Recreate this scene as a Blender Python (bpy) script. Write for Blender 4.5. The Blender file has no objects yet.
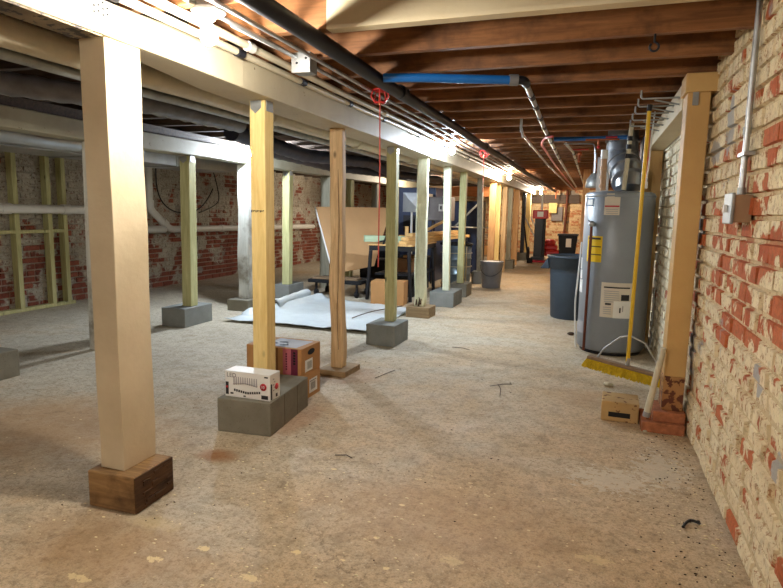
import bpy, math, random
from mathutils import Vector, Matrix, noise
random.seed(7)
PI = math.pi
C = bpy.context.scene.collection

# ------------------------------------------------------------------ camera maths
F = 585.0; CX, CY = 391.5, 294.0; H = 1.25
def _n(v): return v.normalized()
_vp = (594 - CX, 216 - CY); _c = .019
_vy = F * F / (_vp[0] * _c - _vp[1]); _vx = -_c * _vy
_Y = _n(Vector((_vp[0], -_vp[1], -F))); _Z = -_n(Vector((_vx, -_vy, -F))); _X = _Y.cross(_Z)
CAMR = Matrix((_X, _Y, _Z))            # rows: world axes in camera coordinates = world_from_cam
EYE = Vector((0, 0, H))
def at(px, py, x=None, y=None, z=None):
    d = CAMR @ Vector((px - CX, CY - py, -F))
    if x is not None: t = x / d.x
    elif y is not None: t = y / d.y
    else: t = (z - H) / d.z
    return EYE + d * t

# ------------------------------------------------------------------ node materials
class NT:
    def __init__(s, name):
        s.m = bpy.data.materials.new(name); s.m.use_nodes = True
        s.t = s.m.node_tree; s.t.nodes.clear()
        s.out = s.t.nodes.new('ShaderNodeOutputMaterial')
        s.b = s.t.nodes.new('ShaderNodeBsdfPrincipled')
        s.t.links.new(s.b.outputs[0], s.out.inputs[0])
    def n(s, typ, **k):
        nd = s.t.nodes.new(typ)
        for a, v in k.items(): setattr(nd, a, v)
        return nd
    def put(s, sock, v):
        if isinstance(v, bpy.types.NodeSocket): s.t.links.new(v, sock)
        elif v is not None:
            if hasattr(sock, 'default_value') and not isinstance(v, (int, float)) and len(v) == 3 and sock.type == 'RGBA': v = (*v, 1)
            sock.default_value = v
    def coords(s, scale=(1, 1, 1), rnd=True):
        tc = s.n('ShaderNodeTexCoord'); mp = s.n('ShaderNodeMapping')
        s.put(mp.inputs['Vector'], tc.outputs['Object']); mp.inputs['Scale'].default_value = scale
        if rnd:
            oi = s.n('ShaderNodeObjectInfo'); ml = s.n('ShaderNodeMath', operation='MULTIPLY')
            s.put(ml.inputs[0], oi.outputs['Random']); ml.inputs[1].default_value = 37.0
            s.put(mp.inputs['Location'], ml.outputs[0])
        return mp.outputs[0]
    def noise(s, vec, scale, detail=4, rough=.55, dist=0):
        nd = s.n('ShaderNodeTexNoise'); s.put(nd.inputs['Vector'], vec)
        nd.inputs['Scale'].default_value = scale; nd.inputs['Detail'].default_value = detail
        nd.inputs['Roughness'].default_value = rough; nd.inputs['Distortion'].default_value = dist
        return nd.outputs['Fac']
    def voro(s, vec, scale, feature='F1', out='Distance', rnd=1.0):
        nd = s.n('ShaderNodeTexVoronoi', feature=feature); s.put(nd.inputs['Vector'], vec)
        nd.inputs['Scale'].default_value = scale; nd.inputs['Randomness'].default_value = rnd
        return nd.outputs[out]
    def ramp(s, fac, *stops, interp='LINEAR'):
        nd = s.n('ShaderNodeValToRGB'); s.put(nd.inputs[0], fac); cr = nd.color_ramp; cr.interpolation = interp
        while len(cr.elements) < len(stops): cr.elements.new(.5)
        for e, (p, c) in zip(cr.elements, stops):
            e.position = p
            e.color = (c, c, c, 1) if isinstance(c, (int, float)) else (*c, 1)
        return nd.outputs[0]
    def mix(s, fac, a, b, blend='MIX'):
        nd = s.n('ShaderNodeMix', data_type='RGBA', blend_type=blend)
        s.put(nd.inputs[0], fac); s.put(nd.inputs[6], a); s.put(nd.inputs[7], b)
        return nd.outputs[2]
    def math(s, op, a, b=0.0, clamp=False):
        nd = s.n('ShaderNodeMath', operation=op, use_clamp=clamp); s.put(nd.inputs[0], a); s.put(nd.inputs[1], b)
        return nd.outputs[0]
    def bump(s, h, strength=.4, dist=.01):
        nd = s.n('ShaderNodeBump'); s.put(nd.inputs['Height'], h)
        nd.inputs['Strength'].default_value = strength; nd.inputs['Distance'].default_value = dist
        s.put(s.b.inputs['Normal'], nd.outputs[0])
    def done(s, col, rough=.7, metal=0.0, spec=.4):
        s.put(s.b.inputs['Base Color'], col); s.put(s.b.inputs['Roughness'], rough)
        s.put(s.b.inputs['Metallic'], metal); s.b.inputs['Specular IOR Level'].default_value = spec
        return s.m

def srgb(r, g, b):
    f = lambda c: (c / 255 / 12.92) if c / 255 <= .04045 else ((c / 255 + .055) / 1.055) ** 2.4
    return (f(r), f(g), f(b))

def wood(name, light, dark, axis='z', knots=True, rough=.75, grain=1.0, bumpd=.002, dirt=None):
    m = NT(name)
    k = {'z': (14, 14, 1.1), 'x': (1.1, 14, 14), 'y': (14, 1.1, 14)}[axis]
    v = m.coords(k)
    g = m.noise(v, 3.0 * grain, 6, .6, .6)
    g2 = m.noise(v, 12.0 * grain, 3, .6)
    col = m.mix(m.ramp(g, (.3, 0), (.7, 1)), dark, light)
    d2 = tuple(c * .72 for c in dark)
    col = m.mix(m.ramp(g2, (.55, 0), (.8, .5)), col, d2)
    if knots:
        kv = m.coords({'z': (1, 1, .45), 'x': (.45, 1, 1), 'y': (1, .45, 1)}[axis])
        kn = m.voro(kv, 7.0)
        col = m.mix(m.ramp(kn, (.04, .85), (.11, 0)), col, tuple(c * .35 for c in dark))
    if dirt is not None:
        dn = m.noise(m.coords((1, 1, 1)), 4.0, 5, .65)
        col = m.mix(m.ramp(dn, (.5, 0), (.68, .8)), col, dirt)
    m.bump(g, .5, bumpd)
    return m.done(col, rough)

def paint(name, base, var, chip=None, chipamt=.62, rough=.55, scale=3.0):
    m = NT(name); v = m.coords()
    n1 = m.noise(v, scale, 5, .6)
    col = m.mix(m.ramp(n1, (.35, 0), (.7, 1)), base, var)
    n2 = m.noise(v, 22, 4, .6)
    if chip is not None:
        col = m.mix(m.ramp(n2, (chipamt, 0), (chipamt + .03, 1)), col, chip)
    m.bump(m.noise(v, 40, 4, .6), .35, .004)
    return m.done(col, rough)

def plain(name, col, rough=.5, metal=0.0, var=.12, bump=0.0, scale=12, spec=.4):
    m = NT(name); v = m.coords()
    n1 = m.noise(v, scale, 4, .6)
    c = m.mix(m.ramp(n1, (.3, 0), (.7, 1)), tuple(x * (1 - var) for x in col), tuple(min(1, x * (1 + var)) for x in col))
    if bump: m.bump(n1, bump, .004)
    return m.done(c, rough, metal, spec)

def emit(name, col, strength):
    m = bpy.data.materials.new(name); m.use_nodes = True; t = m.node_tree; t.nodes.clear()
    o = t.nodes.new('ShaderNodeOutputMaterial'); e = t.nodes.new('ShaderNodeEmission')
    e.inputs[0].default_value = (*col, 1); e.inputs[1].default_value = strength
    t.links.new(e.outputs[0], o.inputs[0]); return m

def brickmat(name, brick1, brick2, coat, coat2, grey, lo, hi, zone=None, scale=7.0, tw_=.34, spots=(), pits=None, jcol=srgb(184, 152, 106), jamt=.45, blobs=()):
    """brick faces carry attribute 'tone' (0..1 per brick); a coat of old paint covers part of them."""
    m = NT(name); v = m.coords(rnd=False)
    at_ = m.n('ShaderNodeAttribute', attribute_name='tone'); tone = at_.outputs['Fac']
    joint = m.math('LESS_THAN', tone, -.5); tone = m.math('MAXIMUM', tone, .2)
    bc = m.mix(tone, brick1, brick2)
    nb = m.noise(v, 45, 5, .65)
    bc = m.mix(m.ramp(nb, (.45, 0), (.75, .6)), bc, tuple(c * .45 for c in brick1))
    cc = m.mix(m.ramp(m.noise(v, 5, 5, .6), (.3, 0), (.7, 1)), coat, coat2)
    cc = m.mix(m.ramp(m.noise(v, 26, 6, .7), (.5, 0), (.72, .8)), cc, tuple(c * .6 for c in coat2))
    big = m.noise(v, scale, 5, .62, .3)
    tw = m.math('MULTIPLY', m.math('SUBTRACT', tone, .5), tw_)
    f = m.math('ADD', big, tw)
    if zone:                                             # wear that changes with height: (z0, z1, amount)
        sp = m.n('ShaderNodeSeparateXYZ'); m.put(sp.inputs[0], v)
        for (ax, a, b, amt) in zone:
            mr = m.n('ShaderNodeMapRange'); m.put(mr.inputs[0], sp.outputs[ax]); mr.inputs[1].default_value = a; mr.inputs[2].default_value = b
            mr.inputs[3].default_value = 0; mr.inputs[4].default_value = amt
            f = m.math('ADD', f, mr.outputs[0])
    if blobs:                                            # areas where the old paint has let go (or held)
        sb = m.n('ShaderNodeSeparateXYZ'); m.put(sb.inputs[0], v)
        for (by, bz, ry, rz, amt) in blobs:
            a = m.math('POWER', m.math('ABSOLUTE', m.math('DIVIDE', m.math('SUBTRACT', sb.outputs[1], by), ry)), 2)
            c = m.math('POWER', m.math('ABSOLUTE', m.math('DIVIDE', m.math('SUBTRACT', sb.outputs[2], bz), rz)), 2)
            g = m.math('SUBTRACT', 1.0, m.math('ADD', a, c), True)
            f = m.math('ADD', f, m.math('MULTIPLY', g, amt))
    mask = m.ramp(f, (lo, 0), (hi, 1))
    col = m.mix(mask, cc, bc)
    gm = m.ramp(m.noise(v, 2.3, 3, .5), (.66, 0), (.69, 1))
    col = m.mix(gm, col, grey)
    if pits is not None:                                 # small chips knocked out of the old coat
        pn = m.noise(v, 34, 6, .75, .6)
        col = m.mix(m.ramp(pn, (.545, 0), (.61, .85)), col, pits)
        col = m.mix(m.ramp(m.noise(v, 13, 6, .75, .4), (.60, 0), (.66, .7)), col, tuple(c * .8 for c in pits))
    if spots:                                            # smears of grey mortar at fixed places
        sq = m.n('ShaderNodeSeparateXYZ'); m.put(sq.inputs[0], v); wn = m.noise(v, 11, 5, .7)
        for (sy, sz, ry, rz) in spots:
            a = m.math('POWER', m.math('ABSOLUTE', m.math('DIVIDE', m.math('SUBTRACT', sq.outputs[1], sy), ry)), 2)
            c = m.math('POWER', m.math('ABSOLUTE', m.math('DIVIDE', m.math('SUBTRACT', sq.outputs[2], sz), rz)), 2)
            dd = m.math('ADD', m.math('ADD', a, c), m.math('MULTIPLY', m.math('SUBTRACT', wn, .5), 4))
            col = m.mix(m.ramp(dd, (.8, .9), (1.0, 0)), col, grey)
    col = m.mix(m.math('MULTIPLY', joint, jamt), col, jcol)
    fine = m.noise(v, 90, 5, .7)
    hh = m.math('ADD', m.math('MULTIPLY', fine, .5), m.math('MULTIPLY', m.noise(v, 18, 5, .65), 1.0))
    hh = m.math('SUBTRACT', hh, m.math('MULTIPLY', mask, .35))
    m.bump(hh, .8, .012)
    return m.done(col, .85, 0, .25)

M = {}
M['cream'] = paint('cream_paint', srgb(214, 198, 168), srgb(196, 178, 146), None, rough=.5)
M['cream_beam'] = paint('cream_beam_paint', srgb(194, 184, 158), srgb(178, 166, 140), srgb(120, 104, 82), .70)
M['cream_joist'] = paint('cream_joist_paint', srgb(214, 200, 168), srgb(200, 184, 150), srgb(120, 84, 50), .72)
M['tan_paint'] = paint('tan_orange_paint', srgb(202, 164, 104), srgb(190, 150, 92), srgb(120, 70, 40), .72)
M['tan_worn'] = paint('tan_paint_worn', srgb(196, 156, 98), srgb(160, 110, 64), srgb(96, 50, 32), .50)
M['beam2'] = paint('whitewashed_beam', srgb(176, 172, 150), srgb(156, 150, 128), srgb(110, 98, 78), .66)
M['crust'] = paint('crusted_underside', srgb(150, 130, 96), srgb(70, 54, 36), srgb(38, 28, 20), .52)
M['yellow_pine'] = wood('yellow_pine', srgb(238, 214, 150), srgb(214, 182, 112), 'z')
M['old_wood'] = wood('weathered_timber', srgb(224, 194, 150), srgb(184, 150, 108), 'z')
M['green_wood'] = wood('treated_green_timber', srgb(200, 196, 146), srgb(166, 162, 110), 'z')
M['pale_wood'] = wood('pale_greenish_timber', srgb(236, 238, 212), srgb(214, 216, 184), 'z')
M['grey_wood'] = wood('grey_timber', srgb(168, 164, 144), srgb(134, 130, 112), 'z')
M['white_wood'] = wood('whitewashed_timber', srgb(214, 214, 206), srgb(184, 184, 174), 'z', dirt=srgb(120, 112, 98))
M['orange_wood'] = wood('orange_timber', srgb(218, 172, 120), srgb(188, 138, 88), 'z')
M['lumber_x'] = wood('sawn_lumber', srgb(222, 182, 120), srgb(192, 146, 88), 'y')
M['lumber_green'] = wood('sawn_green_lumber', srgb(176, 192, 158), srgb(150, 166, 130), 'x')
M['orange_x'] = wood('orange_sawn_board', srgb(220, 150, 92), srgb(190, 118, 66), 'x')
M['base_wood'] = wood('worn_block_timber', srgb(166, 130, 84), srgb(118, 86, 52), 'x', dirt=srgb(80, 56, 34), bumpd=.006)
M['base_tan'] = wood('pale_block_timber', srgb(166, 142, 106), srgb(130, 106, 76), 'x')
M['endgrain'] = wood('dark_torn_endgrain', srgb(98, 66, 38), srgb(50, 32, 18), 'y', knots=False, bumpd=.01)
M['joist'] = wood('brown_joist_timber', srgb(160, 108, 66), srgb(116, 74, 42), 'x', knots=False, rough=.55, dirt=srgb(84, 54, 34), bumpd=.003)
M['joist_dark'] = wood('dark_joist_timber', srgb(96, 78, 64), srgb(66, 54, 46), 'x', knots=False, rough=.65)
M['deck'] = wood('dark_floorboards', srgb(54, 42, 34), srgb(34, 26, 22), 'y', knots=False)
M['steel'] = plain('galvanised_steel', srgb(178, 180, 182), .38, .85, .15)
M['steel_dull'] = plain('dull_galvanised_steel', srgb(160, 162, 160), .5, .6, .2, .2)
M['iron'] = plain('black_iron', srgb(36, 37, 44), .5, .35, .2)
M['brownpipe'] = plain('rusty_brown_pipe', srgb(104, 56, 40), .5, .4, .2)
M['copper'] = plain('dull_copper', srgb(176, 104, 70), .4, .8, .2)
M['pvc'] = plain('white_plastic_pipe', srgb(222, 220, 214), .35, 0, .05)
M['pvc_tan'] = plain('yellowed_white_pipe', srgb(206, 196, 170), .4, 0, .08)
M['porcelain'] = plain('white_porcelain', srgb(235, 233, 228), .25, 0, .03)
M['duct'] = plain('sheet_metal_duct', srgb(168, 170, 172), .35, .8, .12, .3, 5)
M['darkduct'] = plain('dark_wrapped_duct', srgb(54, 60, 78), .45, .2, .25, .8, 9)
M['poly'] = plain('translucent_grey_film', srgb(110, 110, 116), .3, 0, .3, 1.0, 7)
M['blue'] = plain('blue_plastic_pipe', srgb(28, 98, 170), .3, 0, .08)
M['red'] = plain('red_plastic', srgb(190, 44, 40), .4, 0, .1)
M['pink'] = plain('faded_red_cord', srgb(196, 80, 70), .7, 0, .1)
M['black'] = plain('black_plastic', srgb(26, 26, 30), .45, 0, .15)
M['blackmatte'] = plain('matte_black', srgb(18, 18, 20), .8, 0, .15)
M['heater'] = plain('grey_enamel_steel', srgb(142, 148, 156), .38, .15, .03)
M['yellow'] = plain('yellow_plastic', srgb(232, 192, 34), .4, 0, .05)
M['paper'] = plain('paper_label', srgb(216, 206, 190), .7, 0, .05)
M['white'] = plain('white_card', srgb(232, 230, 226), .5, 0, .03)
M['ink'] = plain('black_ink', srgb(40, 38, 40), .6, 0, .1)
M['ink_grey'] = plain('grey_ink', srgb(168, 164, 166), .6, 0, .05)
M['ink_red'] = plain('red_ink', srgb(186, 40, 52), .6, 0, .05)
M['ink_pink'] = plain('pink_ink', srgb(190, 104, 116), .6, 0, .05)
M['ink_purple'] = plain('purple_ink', srgb(104, 34, 56), .6, 0, .05)
M['card'] = plain('brown_cardboard', srgb(178, 130, 80), .8, 0, .06)
M['card_dark'] = plain('printed_brown_cardboard', srgb(128, 88, 52), .8, 0, .1)
M['hardboard'] = plain('tan_hardboard', srgb(204, 160, 112), .6, 0, .05, 0, 3)
M['hardboard2'] = plain('dull_brown_board', srgb(132, 108, 82), .7, 0, .08)  # one even darker brown for boards and shelving
M['tarp'] = plain('white_plastic_sheet', srgb(210, 218, 220), .35, 0, .05)
M['can'] = plain('slate_blue_plastic', srgb(50, 60, 70), .5, 0, .08)
M['bucket'] = plain('grey_plastic_bucket', srgb(116, 116, 118), .5, 0, .06)
M['drum'] = plain('blue_grey_drum_steel', srgb(120, 136, 146), .3, .5, .3, .3, 6)
M['furnace'] = plain('dark_blue_steel', srgb(48, 58, 86), .4, .3, .1)
M['greybox'] = plain('grey_steel_cabinet', srgb(112, 106, 104), .5, .3, .1)
M['redbrick'] = plain('loose_red_brick', srgb(164, 102, 68), .85, 0, .3, .8, 30)
M['creamblock'] = paint('painted_cored_brick', srgb(188, 156, 104), srgb(160, 126, 80), srgb(110, 70, 44), .60, .8)
M['bristle'] = plain('yellow_bristles', srgb(198, 168, 28), .8, 0, .2, .8, 60)
M['broomwood'] = wood('grey_broom_timber', srgb(156, 132, 106), srgb(120, 96, 74), 'x')
M['yellow_paint'] = plain('yellow_painted_handle', srgb(224, 184, 44), .4, 0, .05)
M['putty'] = plain('grey_mortar_smear', srgb(150, 146, 144), .9, 0, .12, .6, 20)
M['pebble'] = plain('pale_stone_chip', srgb(206, 196, 170), .9, 0, .2, .5, 40)
M['rustlump'] = plain('dark_debris', srgb(70, 50, 36), .9, 0, .3, .5, 40)
M['bulb_white'] = emit('glowing_bulb_white', (1.0, .93, .82), 1.0)
M['tv'] = plain('dark_tv', srgb(16, 16, 20), .2)

def concrete_block(name, a, b):
    m = NT(name); v = m.coords()
    col = m.mix(m.ramp(m.noise(v, 5, 6, .6), (.3, 0), (.7, 1)), a, b)
    col = m.mix(m.ramp(m.voro(v, 60), (.1, .6), (.2, 0)), col, tuple(c * .6 for c in b))
    m.bump(m.noise(v, 70, 4, .7), .5, .004)
    return m.done(col, .9, 0, .2)
M['cmu'] = concrete_block('concrete_block_grey', srgb(136, 132, 118), srgb(116, 110, 96))
M['cmu_light'] = concrete_block('concrete_block_light', srgb(140, 142, 138), srgb(122, 124, 120))

def floor_mat():
    m = NT('stained_concrete_floor'); v = m.coords(rnd=False)
    base = m.mix(m.ramp(m.noise(v, 1.1, 6, .62, .4), (.32, 0), (.68, 1)), srgb(188, 180, 162), srgb(210, 202, 182))
    # brown dirt tracked over the aisle; the left bays keep their grey slab
    sp = m.n('ShaderNodeSeparateXYZ'); m.put(sp.inputs[0], v)
    mr = m.n('ShaderNodeMapRange'); m.put(mr.inputs[0], sp.outputs[0]); mr.inputs[1].default_value = -3.6; mr.inputs[2].default_value = -.6; mr.inputs[3].default_value = -.16; mr.inputs[4].default_value = .06
    mr2 = m.n('ShaderNodeMapRange'); m.put(mr2.inputs[0], sp.outputs[1]); mr2.inputs[1].default_value = 1.6; mr2.inputs[2].default_value = 5.5; mr2.inputs[3].default_value = .12; mr2.inputs[4].default_value = -.06
    mr3 = m.n('ShaderNodeMapRange'); m.put(mr3.inputs[0], sp.outputs[1]); mr3.inputs[1].default_value = 6.5; mr3.inputs[2].default_value = 11; mr3.inputs[3].default_value = 0; mr3.inputs[4].default_value = .15
    d = m.math('ADD', m.noise(v, .8, 6, .65, .5), m.math('ADD', mr.outputs[0], m.math('ADD', mr2.outputs[0], mr3.outputs[0])))
    col = m.mix(m.ramp(d, (.38, 0), (.66, .85)), base, srgb(208, 178, 138))
    col = m.mix(m.ramp(m.noise(v, 2.6, 5, .7, 1.0), (.6, 0), (.78, .6)), col, srgb(166, 122, 80))
    col = m.mix(m.ramp(m.noise(v, 9, 6, .75), (.35, .5), (.55, 0)), col, srgb(136, 118, 92))
    col = m.mix(m.ramp(m.noise(v, 38, 6, .8), (.50, 0), (.64, .75)), col, srgb(120, 98, 72))
    col = m.mix(m.ramp(m.noise(v, 110, 4, .8), (.50, 0), (.66, .55)), col, srgb(120, 98, 72))
    col = m.mix(m.ramp(m.noise(v, 75, 4, .8), (.54, 0), (.68, .45)), col, srgb(224, 212, 186))
    # worn pale patches
    col = m.mix(m.ramp(m.noise(v, 4.2, 8, .8, .8), (.66, 0), (.70, .5)), col, srgb(196, 184, 156))
    # spots of old cream paint
    dv = m.n('ShaderNodeMapping'); m.put(dv.inputs[0], v)
    spot = m.voro(v, 15.0)
    pick = m.ramp(m.noise(v, 3.0, 4, .7), (.50, 0), (.60, 1))
    sm = m.math('MULTIPLY', m.ramp(m.math('ADD', spot, m.math('MULTIPLY', m.noise(v, 40, 4, .7), .36)), (.25, 1), (.29, 0)), pick)
    col = m.mix(m.math('MULTIPLY', sm, .8), col, srgb(222, 204, 160))
    spot2 = m.voro(v, 41.0)
    sm2 = m.math('MULTIPLY', m.ramp(spot2, (.10, 1), (.16, 0)), m.ramp(m.noise(v, 2.0, 4, .7), (.48, 0), (.58, 1)))
    col = m.mix(m.math('MULTIPLY', sm2, .7), col, srgb(226, 214, 180))
    spot3 = m.voro(v, 29.0)
    sm3 = m.math('MULTIPLY', m.ramp(spot3, (.07, 1), (.12, 0)), m.ramp(m.noise(v, 1.6, 4, .7), (.5, 0), (.62, 1)))
    col = m.mix(m.math('MULTIPLY', sm3, .8), col, srgb(84, 62, 44))
    # stains, splashes and a broad brown patch with places of their own
    sn = m.noise(v, 7, 6, .75); sf = m.noise(v, 24, 5, .75)
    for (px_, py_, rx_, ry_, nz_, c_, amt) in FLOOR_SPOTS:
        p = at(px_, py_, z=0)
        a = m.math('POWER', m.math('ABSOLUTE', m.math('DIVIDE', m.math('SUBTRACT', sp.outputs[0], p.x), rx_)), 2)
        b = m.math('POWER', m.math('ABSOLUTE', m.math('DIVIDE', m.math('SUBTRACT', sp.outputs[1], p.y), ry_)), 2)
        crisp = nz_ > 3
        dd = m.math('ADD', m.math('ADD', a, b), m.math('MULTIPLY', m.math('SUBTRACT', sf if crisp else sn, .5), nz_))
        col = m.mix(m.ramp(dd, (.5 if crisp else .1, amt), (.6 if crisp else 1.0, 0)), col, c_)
    # cracks
    wv = m.n('ShaderNodeMix', data_type='VECTOR'); nn = m.n('ShaderNodeTexNoise'); m.put(nn.inputs['Vector'], v); nn.inputs['Scale'].default_value = 2.2; nn.inputs['Detail'].default_value = 8; nn.inputs['Roughness'].default_value = .7
    wv.inputs[0].default_value = .35; m.put(wv.inputs[4], v); m.put(wv.inputs[5], nn.outputs['Color'])
    ck = m.ramp(m.voro(wv.outputs[1], .9, 'DISTANCE_TO_EDGE'), (.0015, 1), (.0035, 0))
    ck = m.math('MULTIPLY', ck, m.ramp(m.noise(v, 1.4, 3, .5), (.52, 0), (.62, 1)))
    col = m.mix(m.math('MULTIPLY', ck, .45), col, srgb(92, 74, 54))
    h = m.math('ADD', m.noise(v, 3, 6, .6), m.math('MULTIPLY', m.noise(v, 55, 5, .7), .22))
    h = m.math('SUBTRACT', h, m.math('MULTIPLY', ck, .35))
    m.bump(h, .5, .03)
    r = m.ramp(m.noise(v, 2.2, 5, .6), (.3, .55), (.7, .85))
    return m.done(col, r, 0, .3)
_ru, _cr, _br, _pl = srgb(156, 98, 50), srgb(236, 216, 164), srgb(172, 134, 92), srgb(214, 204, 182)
FLOOR_SPOTS = [(217, 456, .13, .09, 1.6, _ru, .75), (300, 420, .12, .35, 2.4, _ru, .45), (345, 375, .35, .30, 2.4, _ru, .35), (60, 425, .9, .55, 1.6, _br, .6), (110, 545, .5, .25, 1.8, _br, .5),  # includes the broad brown patch left of the near post
    (440, 520, .7, .4, 2.0, _br, .35), (600, 400, .4, .25, 2.2, _br, .45), (560, 330, .6, .8, 2.2, _br, .35), (300, 340, .5, .5, 2.2, _br, .25),
    (155, 560, .045, .022, 5, _cr, .9), (203, 548, .03, .02, 6, _cr, .85), (296, 552, .025, .018, 4, _cr, .95), (342, 560, .015, .01, 4, _cr, .95), (385, 568, .02, .012, 5, _cr, .8), (150, 522, .16, .05, 3, _cr, .3),
    (334, 469, .016, .012, 4, _cr, .9), (402, 505, .015, .01, 4, _cr, .9), (376, 538, .016, .012, 4, _cr, .9), (80, 578, .05, .02, 7, _cr, .7), (250, 578, .04, .02, 7, _cr, .7),
    (610, 480, .22, .16, 6.5, _pl, .7), (660, 470, .16, .25, 6.5, _pl, .6), (595, 560, .07, .04, 7, _cr, .45), (450, 560, .05, .03, 7, _cr, .45)]
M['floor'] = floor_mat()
CR = (srgb(212, 194, 152), srgb(196, 178, 136))
SPOTS = [(at(px_, py_, x=.585).y, at(px_, py_, x=.585).z, ry_, rz_) for px_, py_, ry_, rz_ in ((731, 128, .07, .15), (716, 153, .14, .06), (757, 380, .045, .06), (700, 232, .08, .09), (775, 470, .05, .05))]
M['brick_right'] = brickmat('peeling_cream_brick', srgb(172, 82, 46), srgb(196, 108, 66), srgb(238, 222, 186), srgb(220, 198, 156), srgb(168, 164, 160), .565, .60, scale=5.0, tw_=.20, pits=srgb(160, 104, 62),
    zone=[(2, .2, .7, .03), (2, 1.3, 1.7, -.07), (1, 2.4, 4.0, -.02)], spots=SPOTS, blobs=[(2.75, 1.0, .9, .35, .075), (2.3, 1.55, .35, .5, .07), (2.3, .35, 1.2, .4, -.03)])
M['brick_white'] = brickmat('whitewashed_brick', srgb(150, 84, 60), srgb(176, 110, 84), srgb(238, 230, 206), srgb(222, 210, 180), srgb(190, 186, 176), .66, .70)
M['brick_left'] = brickmat('red_brick_with_white_bloom', srgb(120, 62, 50), srgb(158, 92, 74), srgb(196, 190, 176), srgb(170, 160, 144), srgb(150, 144, 136), .44, .50,
    zone=[(2, .5, 1.5, -.14), (1, 7, 10, .05), (1, 3, 6, -.02)], scale=2.6, tw_=.16, pits=srgb(96, 62, 50), jcol=srgb(176, 168, 152), jamt=.6)
M['brick_far'] = brickmat('tan_far_brick', srgb(168, 110, 76), srgb(196, 136, 98), srgb(222, 200, 160), srgb(204, 176, 134), srgb(150, 140, 130), .52, .56)

# ------------------------------------------------------------------ mesh building
class MB:
    def __init__(s): s.v = []; s.f = []; s.smooth = []; s.tone = []
    def add(s, vs, fs, smooth=False, tone=None):
        o = len(s.v); s.v += [Vector(p) for p in vs]
        for f in fs:
            s.f.append([i + o for i in f]); s.smooth.append(smooth); s.tone.append(.5 if tone is None else tone)
        return s
    def box(s, x0, x1, y0, y1, z0, z1, tone=None):
        vs = [(x0, y0, z0), (x1, y0, z0), (x1, y1, z0), (x0, y1, z0), (x0, y0, z1), (x1, y0, z1), (x1, y1, z1), (x0, y1, z1)]
        return s.add(vs, [(0, 3, 2, 1), (4, 5, 6, 7), (0, 1, 5, 4), (1, 2, 6, 5), (2, 3, 7, 6), (3, 0, 4, 7)], tone=tone)
    def obox(s, c, sx, sy, sz, R):                      # oriented box, R = 3x3 matrix
        c = Vector(c)
        vs = [c + R @ Vector((a * sx / 2, b * sy / 2, d * sz / 2)) for d in (-1, 1) for a, b in ((-1, -1), (1, -1), (1, 1), (-1, 1))]
        return s.add(vs, [(0, 3, 2, 1), (4, 5, 6, 7), (0, 1, 5, 4), (1, 2, 6, 5), (2, 3, 7, 6), (3, 0, 4, 7)])
    def tube(s, pts, r, seg=12, caps=True, radii=None):
        pts = [Vector(p) for p in pts]; n = len(pts); rings = []
        up = None
        for i, p in enumerate(pts):
            t = (pts[min(i + 1, n - 1)] - pts[max(i - 1, 0)]).normalized()
            if up is None:
                up = Vector((0, 0, 1)) if abs(t.z) < .9 else Vector((1, 0, 0))
            a = t.cross(up).normalized(); b = a.cross(t).normalized(); up = b
            rr = radii[i] if radii else r
            rings.append([p + (a * math.cos(2 * PI * k / seg) + b * math.sin(2 * PI * k / seg)) * rr for k in range(seg)])
        vs = [q for ring in rings for q in ring]
        fs = [(i * seg + k, i * seg + (k + 1) % seg, (i + 1) * seg + (k + 1) % seg, (i + 1) * seg + k) for i in range(n - 1) for k in range(seg)]
        s.add(vs, fs, True)
        if caps:
            s.add(rings[0], [tuple(range(seg))]); s.add(rings[-1], [tuple(reversed(range(seg)))])
        return s
    def lathe(s, prof, c=(0, 0, 0), seg=32, ax='z'):
        c = Vector(c); vs = []
        for r, z in prof:
            for k in range(seg):
                a = 2 * PI * k / seg
                p = Vector((r * math.cos(a), r * math.sin(a), z))
                if ax == 'y': p = Vector((p.x, p.z, p.y))
                if ax == 'x': p = Vector((p.z, p.x, p.y))
                vs.append(c + p)
        fs = [(i * seg + k, i * seg + (k + 1) % seg, (i + 1) * seg + (k + 1) % seg, (i + 1) * seg + k) for i in range(len(prof) - 1) for k in range(seg)]
        return s.add(vs, fs, True)
    def ball(s, c, r, sx=1, sy=1, sz=1, seg=12, rng=8):
        return s.lathe_ball(Vector(c), r, sx, sy, sz, seg, rng)
    def lathe_ball(s, c, r, sx, sy, sz, seg, rng):
        vs = []
        for i in range(rng + 1):
            t = PI * i / rng
            for k in range(seg):
                a = 2 * PI * k / seg
                vs.append(c + Vector((r * sx * math.sin(t) * math.cos(a), r * sy * math.sin(t) * math.sin(a), -r * sz * math.cos(t))))
        fs = [(i * seg + k, i * seg + (k + 1) % seg, (i + 1) * seg + (k + 1) % seg, (i + 1) * seg + k) for i in range(rng) for k in range(seg)]
        return s.add(vs, fs, True)
    def build(s, name, mat, parent=None, bevel=0.0, seg=2, loc=None):
        me = bpy.data.meshes.new(name)
        off = Vector(loc) if loc is not None else (Vector(parent['_o']) if parent is not None else Vector((0, 0, 0)))
        me.from_pydata([tuple(p - off) for p in s.v], [], s.f)
        me.polygons.foreach_set('use_smooth', s.smooth)
        if any(t != .5 for t in s.tone):
            a = me.attributes.new('tone', 'FLOAT', 'FACE'); a.data.foreach_set('value', s.tone)
        me.materials.append(mat); me.update()
        o = bpy.data.objects.new(name, me); C.objects.link(o)
        if parent is not None:
            o.parent = parent; o['_o'] = tuple(off)
        else:
            o.location = off; o['_o'] = tuple(off)
        if bevel:
            b = o.modifiers.new('Bevel', 'BEVEL'); b.width = bevel; b.segments = seg; b.limit_method = 'ANGLE'
        return o

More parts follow.
